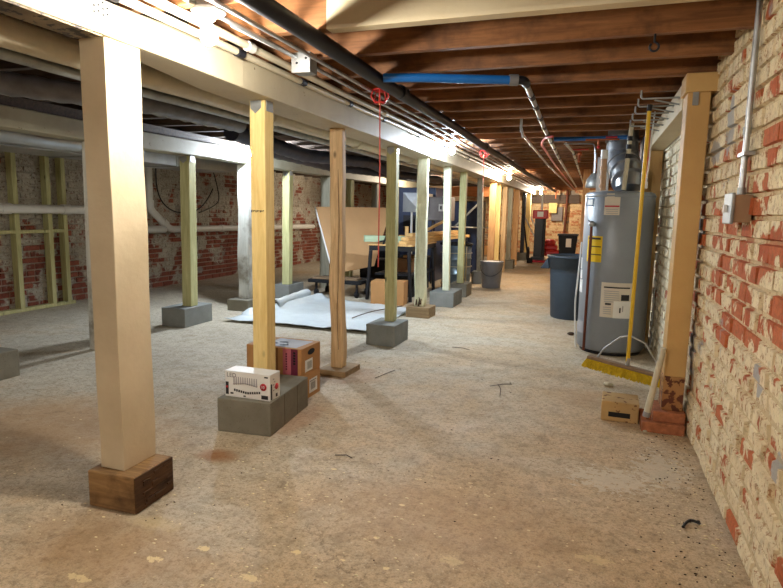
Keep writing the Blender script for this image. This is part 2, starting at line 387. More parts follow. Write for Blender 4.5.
def props(o, label, cat, group=None, kind=None):
    if label: o['label'] = label
    if cat: o['category'] = cat
    if group: o['group'] = group
    if kind: o['kind'] = kind
    return o
def thing(name, label, cat, loc, group=None):
    o = bpy.data.objects.new(name, None); C.objects.link(o); o.location = loc; o['_o'] = tuple(loc)
    o.empty_display_size = .1
    return props(o, label, cat, group)
def struct(o): o['kind'] = 'structure'; return o
def jit(v, a): return v + random.uniform(-a, a)

# ------------------------------------------------------------------ room shell
XL, XR, YB, YF, ZC = -6.45, .60, -4.0, 19.4, 2.24
mb = MB()
nx, ny = 2, 2
mb.add([(XL - .3, YB, 0), (XR + .3, YB, 0), (XR + .3, YF, 0), (XL - .3, YF, 0), (XL - .3, YB, -.1), (XR + .3, YB, -.1), (XR + .3, YF, -.1), (XL - .3, YF, -.1)],
       [(0, 1, 2, 3), (4, 7, 6, 5)])
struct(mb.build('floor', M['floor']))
mb = MB()
y = YB
while y < YF + .3:
    pass
    y += 10
k = 0; x = XL - .2
while x < XR + .3:
    mb.box(x + .003, x + .137, YB, YF + .2, ZC, ZC + .02); x += .14
mb.box(XL - .3, XR + .4, YB, YF + .3, ZC + .021, ZC + .05)
struct(mb.build('ceiling', M['deck']))

def brick_wall(name, mat, origin, u, n, length, height, bw=.215, bh=.084, depth=.014, rough=.004, erode=None, mortar_back=.0, seed=1):
    """bricks laid along u on the plane through origin with normal n (into the room)."""
    rnd = random.Random(seed); u = Vector(u); n = Vector(n); o = Vector(origin); m = MB(); up = Vector((0, 0, 1))
    vert_flip = u.cross(up).dot(n) < 0
    def addq(vs, fs, tone):
        if vert_flip: fs = [tuple(reversed(f)) for f in fs]
        m.add(vs, fs, tone=tone)
    # mortar ground, slightly uneven
    nu, nz = int(length / .08), int(height / .08)
    vs = []
    for j in range(nz + 1):
        for i in range(nu + 1):
            a, z = length * i / nu, height * j / nz
            vs.append(o + u * a + up * z + n * (noise.noise(Vector((a * 3, z * 3, seed))) * .006))
    fs = [(j * (nu + 1) + i, j * (nu + 1) + i + 1, (j + 1) * (nu + 1) + i + 1, (j + 1) * (nu + 1) + i) for j in range(nz) for i in range(nu)]
    addq(vs, fs, -1.0)
    row = 0; z = .004
    while z < height - .01:
        hgt = min(bh + rnd.uniform(-.004, .004), height - z)
        a = -rnd.uniform(0, bw) if row % 2 else -rnd.uniform(0, bw * .6)
        header = row % 6 == 5
        while a < length:
            w = (bw * .55 if header else bw) * rnd.uniform(.92, 1.08)
            a0, a1 = max(a, 0) + .005, min(a + w, length) - .005
            a += w
            if a1 - a0 < .03: continue
            z0, z1 = z + .005, z + hgt - .005
            mid = (a0 + a1) / 2
            wob = noise.noise(Vector((mid * 1.2, row * .13, seed + 5))) * .008
            e = erode(mid, z) if erode else 0
            d = depth * (1 - .5 * e) + rnd.uniform(-rough, rough) * (1 + e)
            ins = .006 + .004 * e
            def P(aa, zz, dd): return o + u * aa + up * (zz + wob) + n * dd
            t = [rnd.uniform(-.003, .003) for _ in range(8)]
            front = [P(a0 + ins + t[0], z0 + ins + t[1], d + t[2]), P(a1 - ins + t[3], z0 + ins + t[4], d + t[5]), P(a1 - ins + t[6], z1 - ins + t[7], d + t[0]), P(a0 + ins + t[1], z1 - ins + t[3], d + t[4])]
            back = [P(a0, z0, -.01), P(a1, z0, -.01), P(a1, z1, -.01), P(a0, z1, -.01)]
            tone = rnd.random()
            addq(front + back, [(0, 1, 2, 3), (4, 5, 1, 0), (5, 6, 2, 1), (6, 7, 3, 2), (7, 4, 0, 3)], tone)
        z += hgt; row += 1
    return m.build(name, mat)
er = lambda a, z: max(0, min(.9, (.95 - z) / .45))
def wall(*a, **k): return struct(brick_wall(*a, **k))
wr = wall('wall_right', M['brick_right'], (XR, YB, 0), (0, 1, 0), (-1, 0, 0), 4.1 - YB, 2.3, erode=er, seed=3, depth=.018)
wall('wall_right', M['brick_white'], (XR, 4.1, 0), (0, 1, 0), (-1, 0, 0), 2.5, 2.3, erode=er, seed=4)
wall('wall_right', M['brick_right'], (XR, 6.6, 0), (0, 1, 0), (-1, 0, 0), YF - 6.6, 2.3, seed=5)
wall('wall_left', M['brick_left'], (XL, YB, 0), (0, 1, 0), (1, 0, 0), YF - YB, 2.3, bh=.078, seed=6)
wall('wall_far', M['brick_far'], (XL, YF, 0), (1, 0, 0), (0, -1, 0), XR - XL, 2.3, seed=7)
wall('wall_back', M['brick_left'], (XL, YB, 0), (1, 0, 0), (0, 1, 0), XR - XL, 2.3, seed=8)

# ------------------------------------------------------------------ joists
JG = 'ceiling joists over the aisle'
y = 2.42 - .427 * 12; i = 0
while y < YF - .2:
    x0 = -1.86
    w = .05
    cream = abs(y - 2.42) < .05
    mb = MB()
    n_ = 14
    # slightly crooked joist
    zb = 2.03
    vs = []
    for j in range(n_ + 1):
        xx = x0 + (XR + .05 - x0) * j / n_
        o1 = noise.noise(Vector((xx * .9, y, 1))) * .008
        vs += [(xx, y + o1, zb + noise.noise(Vector((xx, y * 2, 3))) * .005), (xx, y + w + o1, zb), (xx, y + w + o1, ZC), (xx, y + o1, ZC)]
    fs = [(4 * j + a, 4 * j + (a + 1) % 4, 4 * j + 4 + (a + 1) % 4, 4 * j + 4 + a) for j in range(n_) for a in range(4)] + [(3, 2, 1, 0), (4 * n_, 4 * n_ + 1, 4 * n_ + 2, 4 * n_ + 3)]
    mb.add(vs, [tuple(reversed(f)) for f in fs])
    if cream:
        j = mb.build('ceiling_joist', M['joist'], None, .003)
        props(j, 'nearest ceiling joist, its face painted cream except at the beam end', 'joist')
        xp = -1.14
        p = MB()
        p.box(xp, XR, y - .009, y + w + .004, zb - .006, ZC - .002)
        p.build('paint_coat', M['cream_joist'], j, .002)
    else:
        j = mb.build('ceiling_joist', M['joist'], None, .003)
        if abs(y - 2.42 - .427) < .05:
            props(j, 'bare brown ceiling joist right behind the cream one, a shiny face', 'joist')
        else:
            props(j, 'bare brown timber joist spanning between white beam and painted brick wall', 'joist', JG)
    y += .427; i += 1
y = 2.42 - .427 * 12 + .2
while y < YF - .2:
    mb = MB(); mb.box(XL - .05, -1.88, y, y + .05, 2.03, ZC)
    props(mb.build('ceiling_joist', M['joist_dark'], None, .003), 'dark dusty joist above the left bays, behind the white beam', 'joist', 'dark joists over the left bays')
    y += .427

# ------------------------------------------------------------------ beams
b = thing('support_beam', 'long cream painted timber beam carried by the front row of posts', 'beam', (-1.825, 0, 1.85))
mb = MB()
ys = [YB + .02 + (YF - .05 - YB) * i / 120 for i in range(121)]
vs = []
for yy in ys:
    dz = noise.noise(Vector((yy * .7, 0, 9))) * .006
    k_ = max(0, min(1, (yy - 1.95) / .7)); xr_ = -1.815 + .115 * k_; zb_ = 1.90 - .05 * k_ + dz   # the near length is a narrower timber
    vs += [(-1.95, yy, zb_), (xr_, yy, zb_), (xr_, yy, 2.03), (-1.95, yy, 2.03)]
n_ = 120
mb.add(vs, [(4 * j + a, 4 * j + 4 + a, 4 * j + 4 + (a + 1) % 4, 4 * j + (a + 1) % 4) for j in range(n_) for a in range(4)] + [(0, 1, 2, 3), (4 * n_ + 3, 4 * n_ + 2, 4 * n_ + 1, 4 * n_)])
mb.build('timber', M['cream_beam'], b, .006)
# crusted flaking underside near the first post
p = MB()
for i in range(70):
    yy = random.uniform(1.0, 1.86); xx = random.uniform(-1.93, -1.83); r = random.uniform(.006, .014)
    p.ball((xx, yy, 1.899), r, 1.3, 1.3, .4, 6, 4)
p.box(-1.945, -1.82, .9, 1.86, 1.893, 1.8995)
p.build('flaking_crust', M['crust'], b)
q0, q1, q2, q3 = [at(*q, x=-1.812) for q in ((88, 0), (130, 2), (133, 28), (91, 16))]
for v_ in (q0, q1, q2, q3): v_.z = min(v_.z, 2.028)
p = MB(); p.add([(-1.8135, q3.y, q3.z + .01), (-1.8135, q2.y, q3.z + .01), (-1.8135, q2.y, 2.028), (-1.8135, q3.y, 2.028)], [(0, 1, 2, 3)])
pl = p.build('nail_plate', M['steel_dull'], b); s_ = pl.modifiers.new('Solid', 'SOLIDIFY'); s_.thickness = .003; s_.offset = 0
p = MB()
for i in range(9):
    for j in range(5):
        yy = q3.y + .012 + i * (q2.y - q3.y - .02) / 9; zz_ = q3.z + .018 + j * .022 + (.008 if i % 2 else 0)
        if zz_ < 2.018: p.box(-1.8118, -1.811, yy, yy + .008, zz_, zz_ + .007)
p.build('punched_slots', M['ink'], pl)
p = MB(); p.box(-1.815, -1.8138, q3.y + .085, q3.y + .089, 1.90, q3.z + .01); p.build('joint_seam', M['crust'], b)
b = thing('support_beam', 'whitewashed timber beam over the second row of posts deeper left', 'beam', (-4.09, 0, 1.78))
mb = MB()
vs = []
for yy in ys:
    dz = .012 + noise.noise(Vector((yy * .6, 4, 9))) * .016
    vs += [(-4.19, yy, 1.785 + dz), (-4.0, yy, 1.785 + dz), (-4.0, yy, 1.935 + dz * 1.3), (-4.19, yy, 1.935 + dz * 1.3)]
mb.add(vs, [(4 * j + a, 4 * j + 4 + a, 4 * j + 4 + (a + 1) % 4, 4 * j + (a + 1) % 4) for j in range(n_) for a in range(4)] + [(0, 1, 2, 3), (4 * n_ + 3, 4 * n_ + 2, 4 * n_ + 1, 4 * n_)])
mb.build('timber', M['beam2'], b, .008)
mb = MB(); mb.box(-4.17, -4.03, YB + .02, YF - .05, 1.93, 2.03); mb.build('upper_timber', M['joist_dark'], b)

# ------------------------------------------------------------------ posts
def post(name, label, mat, top, bot, wx, wy, zt, zb, wob=.0, sub=1, bevel=.006, top_w=1.0, seed=0, plate=False, group=None, twist=0):
    """squared timber post from (bot) up to (top), both centre points."""
    o = thing(name, label, 'post', (bot[0], bot[1], zb), group)
    m = MB(); n = max(sub, 1); vs = []
    for i in range(n + 1):
        t = i / n; z = zb + (zt - zb) * t
        cx_ = bot[0] + (top[0] - bot[0]) * t; cy_ = bot[1] + (top[1] - bot[1]) * t
        if wob and 0 < i < n:
            cx_ += noise.noise(Vector((z * 2.2, seed, 0))) * wob; cy_ += noise.noise(Vector((z * 2.2, seed, 5))) * wob
        s = 1 + (top_w - 1) * t
        if wob: s *= 1 + noise.noise(Vector((z * 3.1, seed, 9))) * wob * 4
        a = twist * t
        for (u, v) in ((-1, -1), (1, -1), (1, 1), (-1, 1)):
            x_, y_ = u * wx / 2 * s, v * wy / 2 * s
            vs.append((cx_ + x_ * math.cos(a) - y_ * math.sin(a), cy_ + x_ * math.sin(a) + y_ * math.cos(a), z))
    fs = [(4 * j + a, 4 * j + (a + 1) % 4, 4 * j + 4 + (a + 1) % 4, 4 * j + 4 + a) for j in range(n) for a in range(4)] + [(3, 2, 1, 0), (4 * n, 4 * n + 1, 4 * n + 2, 4 * n + 3)]
    m.add(vs, fs)
    m.build('shaft', mat, o, bevel)
    if plate:
        p = MB(); x1 = top[0] + wx / 2
        p.add([(x1 + .003, top[1] - wy * .35, zt - .06), (x1 + .003, top[1] + wy * .35, zt - .06), (x1 + .003, top[1] + wy * .35, zt + .02), (x1 + .003, top[1], zt + .07), (x1 + .003, top[1] - wy * .35, zt + .02)], [(0, 1, 2, 3, 4)])
        yy = top[1] - wy / 2 - .003
        p.add([(top[0] - wx * .42, yy, zt - .005), (top[0] - wx * .42, yy, zt - .045), (top[0] - wx * .1, yy, zt - .075), (top[0] + wx * .3, yy, zt - .045), (top[0] + wx * .3, yy, zt - .005)], [(0, 1, 2, 3, 4)])
        q = p.build('tie_plate', M['steel_dull'], o); s_ = q.modifiers.new('Solid', 'SOLIDIFY'); s_.thickness = .003; s_.offset = 0
    return o
def rblock(name, label, cat, mat, x0, x1, y0, y1, h, rot=0, bevel=.006, group=None, z0=0.0, part='slab'):
    cx_, cy_ = (x0 + x1) / 2, (y0 + y1) / 2
    m = MB(); m.box(x0 - cx_, x1 - cx_, y0 - cy_, y1 - cy_, 0, h)
    o = m.build(name, mat, None, bevel, loc=(0, 0, 0)); o.location = (cx_, cy_, z0); o.rotation_euler[2] = rot
    o['_o'] = (0, 0, 0)
    return props(o, label, cat, group)

# post 1 and its timber base
bb = rblock('timber_block', 'chunky worn timber block under the big cream post up front', 'timber block', M['base_wood'], -1.94, -1.705, 1.79, 2.03, .16, .03, .008)
m_ = MB(); m_.box(.1165, .1215, -.118, .118, .004, .156)
for i in range(26):
    yy = random.uniform(-.1, .08); zz = random.uniform(.02, .14); m_.box(.117, random.uniform(.122, .128), yy, min(.11, yy + random.uniform(.015, .06)), zz, zz + random.uniform(.004, .012))
m_.build('torn_endgrain', M['endgrain'], bb)
c = at(131, 477, z=.16)
post('cream_post', 'nearest and thickest post, painted cream, standing on a worn timber block', M['cream'], (-1.884, 1.965), (-1.845, 1.925), .125, .19, 1.898, .16, .006, 14, .003, seed=1)
# post 2
pp2 = post('pine_post', 'yellow pine post on a concrete block behind the white light bulb box', M['yellow_pine'], (-1.80, 2.97), (-1.80, 2.97), .095, .10, 1.852, .195, .004, 12, seed=2, plate=True)
st_ = MB(); yy = 2.97 - .05 - .0012
for i in range(9): st_.add([(-1.845 + i * .0095, yy, 1.235 + (i % 3) * .003), (-1.839 + i * .0095, yy, 1.235 + (i % 3) * .003), (-1.839 + i * .0095, yy, 1.247), (-1.845 + i * .0095, yy, 1.247)], [(0, 1, 2, 3)])
st_.build('grade_stamp', M['ink'], pp2)
blk = rblock('concrete_block', 'front grey concrete block carrying the yellow pine post', 'concrete block', M['cmu'], -1.971, -1.645, 2.712, 3.266, .195, .09)
m_ = MB()
for yy in (-.09, .1): m_ = MB(); m_.box(.1615, .1642, yy, yy + .004, .005, .19); m_.build('seam_line', plain('dark_cement_joint', srgb(84, 80, 68), .9), blk)
# post 3
o3 = post('old_post', 'rough weathered brown post with a long vertical split, on a timber pad', M['old_wood'], (-1.825, 4.06), (-1.82, 4.09), .10, .09, 1.852, .045, .016, 22, .012, seed=3, twist=.1)
m_ = MB(); pts = []
for i in range(20):
    z = .2 + 1.5 * i / 19
    pts.append((-1.795 + .012 * noise.noise(Vector((z * 3, 0, 0))), 4.018, z))
m_.tube(pts, .002, 5); m_.build('split', M['endgrain'], o3)
rblock('timber_pad', 'flat square timber pad under the rough split post', 'timber pad', M['base_tan'], -1.93, -1.70, 3.96, 4.24, .045, -.05, .004)
# post 4
post('treated_post', 'green treated post on a grey block, nearest to the white plastic sheet', M['green_wood'], (-1.815, 5.30), (-1.815, 5.32), .095, .095, 1.852, .2, .004, 10, seed=4, plate=True)
rblock('concrete_block', 'grey concrete block at the near right corner of the white sheet', 'concrete block', M['cmu_light'], -1.97, -1.68, 5.07, 5.46, .2, -.03)
m_ = MB()
# post 5
o5 = post('split_post', 'pale greenish twisted post with torn splits low down, on timber', M['pale_wood'], (-1.815, 6.35), (-1.93, 6.75), .13, .12, 1.852, .13, .02, 18, .014, seed=5, top_w=.95, twist=.25)
m_ = MB()
for (dx, z0, z1) in ((-.03, .15, .42), (.0, .14, .3), (.025, .16, .36), (-.012, .3, .45)):
    m_.tube([(-1.93 + dx, 6.683, z0), (-1.925 + dx + .012, 6.672, (z0 + z1) / 2), (-1.93 + dx, 6.662, z1)], .008, 5, radii=[.012, .009, .004])
m_.build('torn_split', M['endgrain'], o5)
rblock('timber_block', 'squat pale timber block under the twisted greenish post', 'timber block', M['base_tan'], -2.07, -1.78, 6.64, 6.92, .13, -.04)
# post 6..
post('treated_post', 'pale green treated post on the lighter grey block, next beyond the twisted one', M['pale_wood'], (-1.83, 7.55), (-1.86, 7.8), .09, .09, 1.852, .2, .004, 8, seed=6)
rblock('concrete_block', 'light grey concrete block just beyond the cardboard box under the table', 'concrete block', M['cmu_light'], -2.03, -1.70, 7.56, 8.1, .2)
post('treated_post', 'knotty grey-green treated post in front of the blue-grey drum', M['green_wood'], (-1.84, 8.6), (-1.87, 8.75), .095, .09, 1.852, .2, .006, 8, seed=7)
rblock('concrete_block', 'darker concrete block beside the blue-grey drum', 'concrete block', M['cmu'], -2.0, -1.74, 8.6, 9.0, .2)
post('whitewashed_post', 'half whitewashed post just left of the grey bucket', M['grey_wood'], (-1.86, 10.05), (-1.90, 10.5), .09, .1, 1.852, .22, .004, 8, seed=8)
rblock('concrete_block', 'small pale block behind the grey bucket', 'concrete block', M['cmu_light'], -2.02, -1.84, 10.38, 10.62, .22)
seq = [('yellow_post', 'warm yellow pine post standing behind the grey bucket', 'orange_wood', 11.3, .12),
       ('yellow_post', 'slimmer tan post directly beyond the bucket post', 'yellow_pine', 12.0, .10),
       ('old_post', 'grey-brown post third beyond the grey bucket', 'old_wood', 12.9, .10),
       ('grey_post', 'grey weathered post fourth beyond the bucket, on a low block', 'grey_wood', 13.8, .10),
       ('orange_post', 'wide orange-tan post next to the dark pipe at far end', 'orange_wood', 14.9, .14),
       ('dark_post', 'dark iron-coloured post near the far wall', 'iron', 16.6, .10),
       ('yellow_post', 'farthest bright yellow post beside the far bulb', 'yellow_pine', 17.8, .13)]
for k, (nm, lb, mt, yy, w) in enumerate(seq):
    bk = k in (3, 5)
    post(nm, lb, M[mt], (-1.84, yy), (-1.84, yy), w, .1, 1.852, .2 if bk else 0.0, .004, 6, seed=10 + k)
    if bk:
        rblock('concrete_block', ('grey concrete block far down the aisle under the grey post', '', 'far dark concrete block under the iron-coloured post')[k - 3], 'concrete block', M['cmu'], -1.98, -1.70, yy - .15, yy + .2, .2)
# row 2
def p2(name, lb, mt, yy, w, wy=None, zb=.2, seed=0, plate=False, wob=.005):
    return post(name, lb, M[mt], (-4.08, yy), (-4.1, yy), w, wy or w, 1.79, zb, wob, 9, seed=seed, plate=plate)
post('white_post', 'thin white post mostly hidden behind the big cream post', M['white_wood'], (-4.08, 3.97), (-4.09, 3.95), .08, .08, 1.79, 0, .004, 6, seed=30)
rblock('concrete_block', 'concrete block at the left edge with no visible post', 'concrete block', M['cmu'], -4.3, -3.95, 2.62, 3.1, .2, 0)
p2('treated_post', 'green treated post of the back row, on a concrete block left of the sheet', 'green_wood', 5.25, .115, seed=31, plate=True)
rblock('concrete_block', 'grey concrete block under the back-row green post left of the sheet', 'concrete block', M['cmu_light'], -4.30, -4.0, 5.03, 5.5, .2, .0)
p2('white_post', 'whitewashed round-edged post with nail holes beside the glowing beam', 'white_wood', 6.35, .15, seed=32, zb=.14, wob=.02)
rblock('concrete_block', 'low concrete pad under the whitewashed back-row post', 'concrete block', M['cmu'], -4.25, -3.95, 6.15, 6.6, .14)
p2('treated_post', 'green treated post of the back row behind the rolled sheet', 'green_wood', 7.4, .11, seed=33, plate=True)
rblock('concrete_block', 'concrete block behind the rolled end of the white sheet', 'concrete block', M['cmu_light'], -4.27, -4.02, 7.3, 7.75, .2)
p2('grey_post', 'wide grey post of the back row left of the brown panel', 'grey_wood', 8.68, .17, .12, zb=0, seed=34)
p2('grey_post', 'green-grey back-row post rising above the brown panel', 'green_wood', 9.6, .13, zb=0, seed=35)
p2('grey_post', 'dull grey back-row post above the panel, beside the red cord', 'grey_wood', 10.9, .12, zb=0, seed=36)
p2('grey_post', 'back-row post behind the sheet metal duct box', 'grey_wood', 12.4, .12, zb=0, seed=37)
p2('grey_post', 'farthest back-row post, dim and grey', 'grey_wood', 14.2, .12, zb=0, seed=38)

# ------------------------------------------------------------------ lamps
def bulb_at(label, px, py, x, strength, col):
    p = at(px, py, x=x); return bulb(label, p.x, p.y, p.z, strength, col)
def bulb(label, x, y, z, strength, col, r=.033, dish=True, ztop=2.03):
    o = thing('bare_bulb', label, 'light bulb', (x, y, z))
    m = MB(); m.ball((x, y, z), r, 1, 1, 1.18, 14, 9)
    g = m.build('glass_bulb', emit('glow_%d' % int(y * 100), col, strength), o)
    m = MB(); m.tube([(x, y, z + r * .9), (x, y, z + r + .025)], .014, 12); m.build('screw_base', M['steel'], o)
    m = MB()
    zt = z + r + .02
    m.lathe([(.0, zt + .035), (.062, zt + .035), (.064, zt + .027), (.05, zt + .018), (.026, zt + .012), (.024, zt), (.0, zt)], (x, y, 0), 24)
    m.build('lampholder', M['porcelain'], o)
    if ztop > zt + .036:
        m = MB(); m.box(x - .03, x + .03, y - .03, y + .03, zt + .035, ztop); m.build('ceiling_box', M['steel_dull'], o, .003)
    return o
W1 = (1.0, .94, .83); WC = (.74, .86, 1.0); WW = (1.0, .84, .64)
bulb_at('nearest bare bulb in a white porcelain holder above the beam', 209, 35, -1.4, 300, W1)
bulb_at('second bare bulb along the aisle, beyond the first red hanger', 452, 151, -1.5, 650, WC)
bulb_at('third bare bulb along the aisle, beyond the second red hanger', 509, 178, -1.5, 600, WW)
bulb_at('farthest bulb along the aisle, next to the far wall', 541, 193, -1.5, 600, WW)
bulb('bulb against the back beam, hidden behind the yellow pine post', -3.90, 6.12, 1.90, 900, (.78, .88, 1.0))
bulb('added fill bulb behind the viewer over the aisle', -.9, -1.5, 1.95, 400, W1)  # extra lamp out of view, added to brighten the foreground
bulb('added fill bulb in the left bay behind the viewer', -4.4, .8, 1.95, 220, W1)  # unseen lamp added as fill for the left side
bulb('added fill bulb over the aisle far behind the viewer', -2.6, -3.0, 1.95, 280, W1)  # another unseen lamp, added fill from the rear
bulb('added unseen fill bulb in the far left bay past the furnace', -3.42, 12.1, 1.89, 450, WW)  # added fill lamp, kept out of sight behind a post
bulb('added unseen fill bulb over the cluttered bay behind the brown panel', -5.3, 11.8, 1.95, 150, WW)  # weak fill lamp added here, also screened by a post

# ------------------------------------------------------------------ pipes beside the beam
def pipe(name, label, cat, mat, pts, r, seg=14, coup=(), cm=None, cr=1.3, cl=.05, cname='coupling', group=None):
    pts = [Vector(p) for p in pts]
    o = thing(name, label, cat, tuple(pts[0]), group)
    m = MB(); m.tube(pts, r, seg); m.build('run', mat, o)
    for (p, d) in coup:
        p = Vector(p); d = Vector(d).normalized()
        q = MB(); q.tube([p - d * cl / 2, p + d * cl / 2], r * cr, seg); q.build(cname, cm or mat, o)
    return o
def arc(p0, p1, p2, n=8):
    p0, p1, p2 = Vector(p0), Vector(p1), Vector(p2)
    return [p0 * (1 - t) ** 2 + p1 * 2 * t * (1 - t) + p2 * t * t for t in [i / n for i in range(n + 1)]]
def yrun(x, z, y0, y1, sag=0, n=40): return [(x + .004 * math.sin(i * .9), y0 + (y1 - y0) * i / n, z - sag * i / n + .003 * math.sin(i * 1.3)) for i in range(n + 1)]
pipe('water_pipe', 'cream painted pipe with dark couplings resting against the beam top', 'pipe', M['pvc_tan'], yrun(-1.664, 1.995, -3.8, 18.9), .017,
     coup=[((-1.664, y_, 1.995), (0, 1, 0)) for y_ in (1.75, 2.55, 3.2, 3.9, 4.6, 5.6, 6.6, 8, 9.6, 11.3, 13)], cm=M['iron'])
pipe('conduit', 'slim steel conduit next to the cream pipe', 'conduit', M['steel'], yrun(-1.445, 2.0, -3.8, 18.9), .011, 10)
pipe('conduit', 'slim steel conduit running closest to the black iron pipe', 'conduit', M['steel'], yrun(-1.335, 1.985, -3.8, 18.9), .010, 10)
pipe('water_pipe', 'pale pipe above the bulbs, between the cream pipe and conduits', 'pipe', M['pvc_tan'], yrun(-1.575, 2.003, -3.8, 18.9), .018, 12,
     coup=[((-1.575, y_, 2.003), (0, 1, 0)) for y_ in (2.5, 4.4, 6.2)], cm=M['pvc'])
pipe('gas_pipe', 'thick black iron gas pipe hung under the joists', 'pipe', M['iron'], yrun(-1.185, 1.988, -3.8, 18.8, .01), .036, 18,
     coup=[((-1.185, y_, 1.988), (0, 1, 0)) for y_ in (3.6, 6.6, 10.2, 14)], cr=1.22, cl=.08)
jc = at(301, 63, y=2.72); jx, jy, jz = jc.x, 2.72, jc.z
o = thing('junction_box', 'galvanised junction box on the conduits above the second post', 'junction box', (jx, jy + .04, jz))
m = MB(); m.box(jx - .05, jx + .05, jy, jy + .08, jz - .045, 2.028); m.build('box_body', M['steel_dull'], o, .004)
m = MB(); m.box(jx - .052, jx + .052, jy - .006, jy, jz - .047, jz + .045); m.build('cover_plate', M['steel'], o, .003)
m = MB(); m.tube(arc((jx - .02, jy - .005, jz + .035), (jx - .03, jy - .10, jz + .02), (jx - .08, 2.25, 2.02)), .007, 8); m.build('whip_cable', M['pvc'], o)
m = MB(); m.ball((jx - .02, jy - .007, jz), .006); m.build('screw', M['iron'], o)
m = MB(); m.ball((jx + .03, jy - .007, jz + .02), .006); m.build('screw', M['iron'], o)
for (hp, lb, zl) in ((at(380, 97, z=1.95), 'nearer red wire hanger with a long red cord hanging by the green post', .9), (at(484, 154, z=1.95), 'farther red wire hanger hooked on the pipes between two bulbs', 1.55)):
    yy = hp.y; cx_ = hp.x
    o = thing('red_hanger', lb, 'hanger', (cx_, yy, 1.9))
    m = MB()
    m.tube([(cx_ + .045 * math.cos(t), yy + .045 * math.sin(t), 1.99) for t in [2 * PI * i / 16 for i in range(17)]], .006, 6)
    m.tube([(cx_ + .03 * math.cos(t), yy + .03 * math.sin(t), 1.915) for t in [2 * PI * i / 16 for i in range(17)]], .006, 6)
    for i in range(5):
        a = 2 * PI * i / 5
        m.tube([(cx_ + .045 * math.cos(a), yy + .045 * math.sin(a), 1.99), (cx_ + .058 * math.cos(a), yy + .058 * math.sin(a), 1.95), (cx_ + .03 * math.cos(a), yy + .03 * math.sin(a), 1.915)], .0055, 6)
    m.tube([(cx_, yy, 2.028), (cx_, yy, 1.99)], .008, 6); m.tube([(cx_ - .045, yy, 1.99), (cx_ + .045, yy, 1.99)], .006, 6)
    m.tube([(cx_ - .03, yy, 1.915), (cx_ + .03, yy, 1.915)], .006, 6)
    m.build('wire_cage', M['red'], o)
    m = MB(); m.tube([(cx_, yy, 1.915), (cx_ + .003, yy + .01, 1.5), (cx_, yy + .015, zl)], .004, 6); m.build('cord', M['pink'], o)
    m = MB(); m.tube([(cx_, yy, 1.905), (cx_, yy, 1.94)], .013, 8); m.build('hub', M['copper'], o)

# white drain pipe left of the beam
pipe('drain_pipe', 'large cream plastic drain pipe running beside the beam at the ceiling', 'pipe', M['pvc_tan'], yrun(-2.30, 1.945, -3.8, 14), .062, 20,
     coup=[((-2.3, y_, 1.945), (0, 1, 0)) for y_ in (1.62, 2.45, 3.95, 5.6, 7.4)], cr=1.13, cl=.12)
pipe('drain_pipe', 'slimmer grey pipe running lower beside the large drain pipe', 'pipe', M['steel_dull'], yrun(-2.46, 1.90, -3.8, 15), .028, 12)
# round and boxed ducts in the left bay
pipe('round_duct', 'round silver duct slung beyond the back-row beam', 'duct', M['duct'], yrun(-4.47, 1.82, -1, 4.2), .09, 18)
o = thing('boxed_duct', 'rectangular sheet metal duct ending in a slanted face, left bay', 'duct', (-4.9, 4, 1.6))
m = MB(); x0, x1 = -5.25, -4.67
m.add([(x0, -1, 1.74), (x1, -1, 1.74), (x1, -1, 1.90), (x0, -1, 1.90), (x0, 6.9, 1.74), (x1, 6.9, 1.74), (x1, 7.4, 1.90), (x0, 7.4, 1.90)],
      [(3, 2, 1, 0), (4, 5, 6, 7), (0, 1, 5, 4), (1, 2, 6, 5), (2, 3, 7, 6), (3, 0, 4, 7)])
m.build('duct_body', M['duct'], o, .004)
for yy in (1, 2.2, 3.4, 4.6, 5.8): m = MB(); m.box(x0 - .008, x1 + .008, yy, yy + .03, 1.732, 1.908); m.build('flange', M['steel_dull'], o)
for yy in (2.2, 4.6): m = MB(); m.box(x1 + .003, x1 + .02, yy, yy + .025, 1.8, 2.03); m.build('hanger_strap', M['steel_dull'], o)
# dark flexible ducts and film
def flex(label, pts, r, mat):
    o = thing('flexible_duct', label, 'duct', tuple(pts[0])); P = []
    for i in range(len(pts) - 1):
        a, b_ = Vector(pts[i]), Vector(pts[i + 1])
        for k in range(16): P.append(a.lerp(b_, k / 16))
    P.append(Vector(pts[-1]))
    m = MB(); m.tube(P, r, 18, radii=[r * (1 + .06 * (-1) ** i) for i in range(len(P))]); m.build('duct_sleeve', mat, o)
flex('crumpled dark flexible duct crossing high between the two beams', [(-3.9, 2.0, 1.93), (-3.3, 2.35, 1.93), (-2.8, 3.2, 1.92), (-2.75, 4.2, 1.93)], .065, M['poly'])
flex('long dark sagging flexible duct under the dusty joists', [(-3.1, 4.6, 1.93), (-3.2, 6.2, 1.88), (-3.0, 7.8, 1.93), (-3.2, 9.5, 1.87), (-3.1, 12, 1.93)], .075, M['darkduct'])
flex('dark duct looping behind the brown panel near the ceiling', [(-3.6, 5.8, 1.93), (-3.7, 8, 1.9), (-3.55, 10, 1.93)], .07, M['darkduct'])
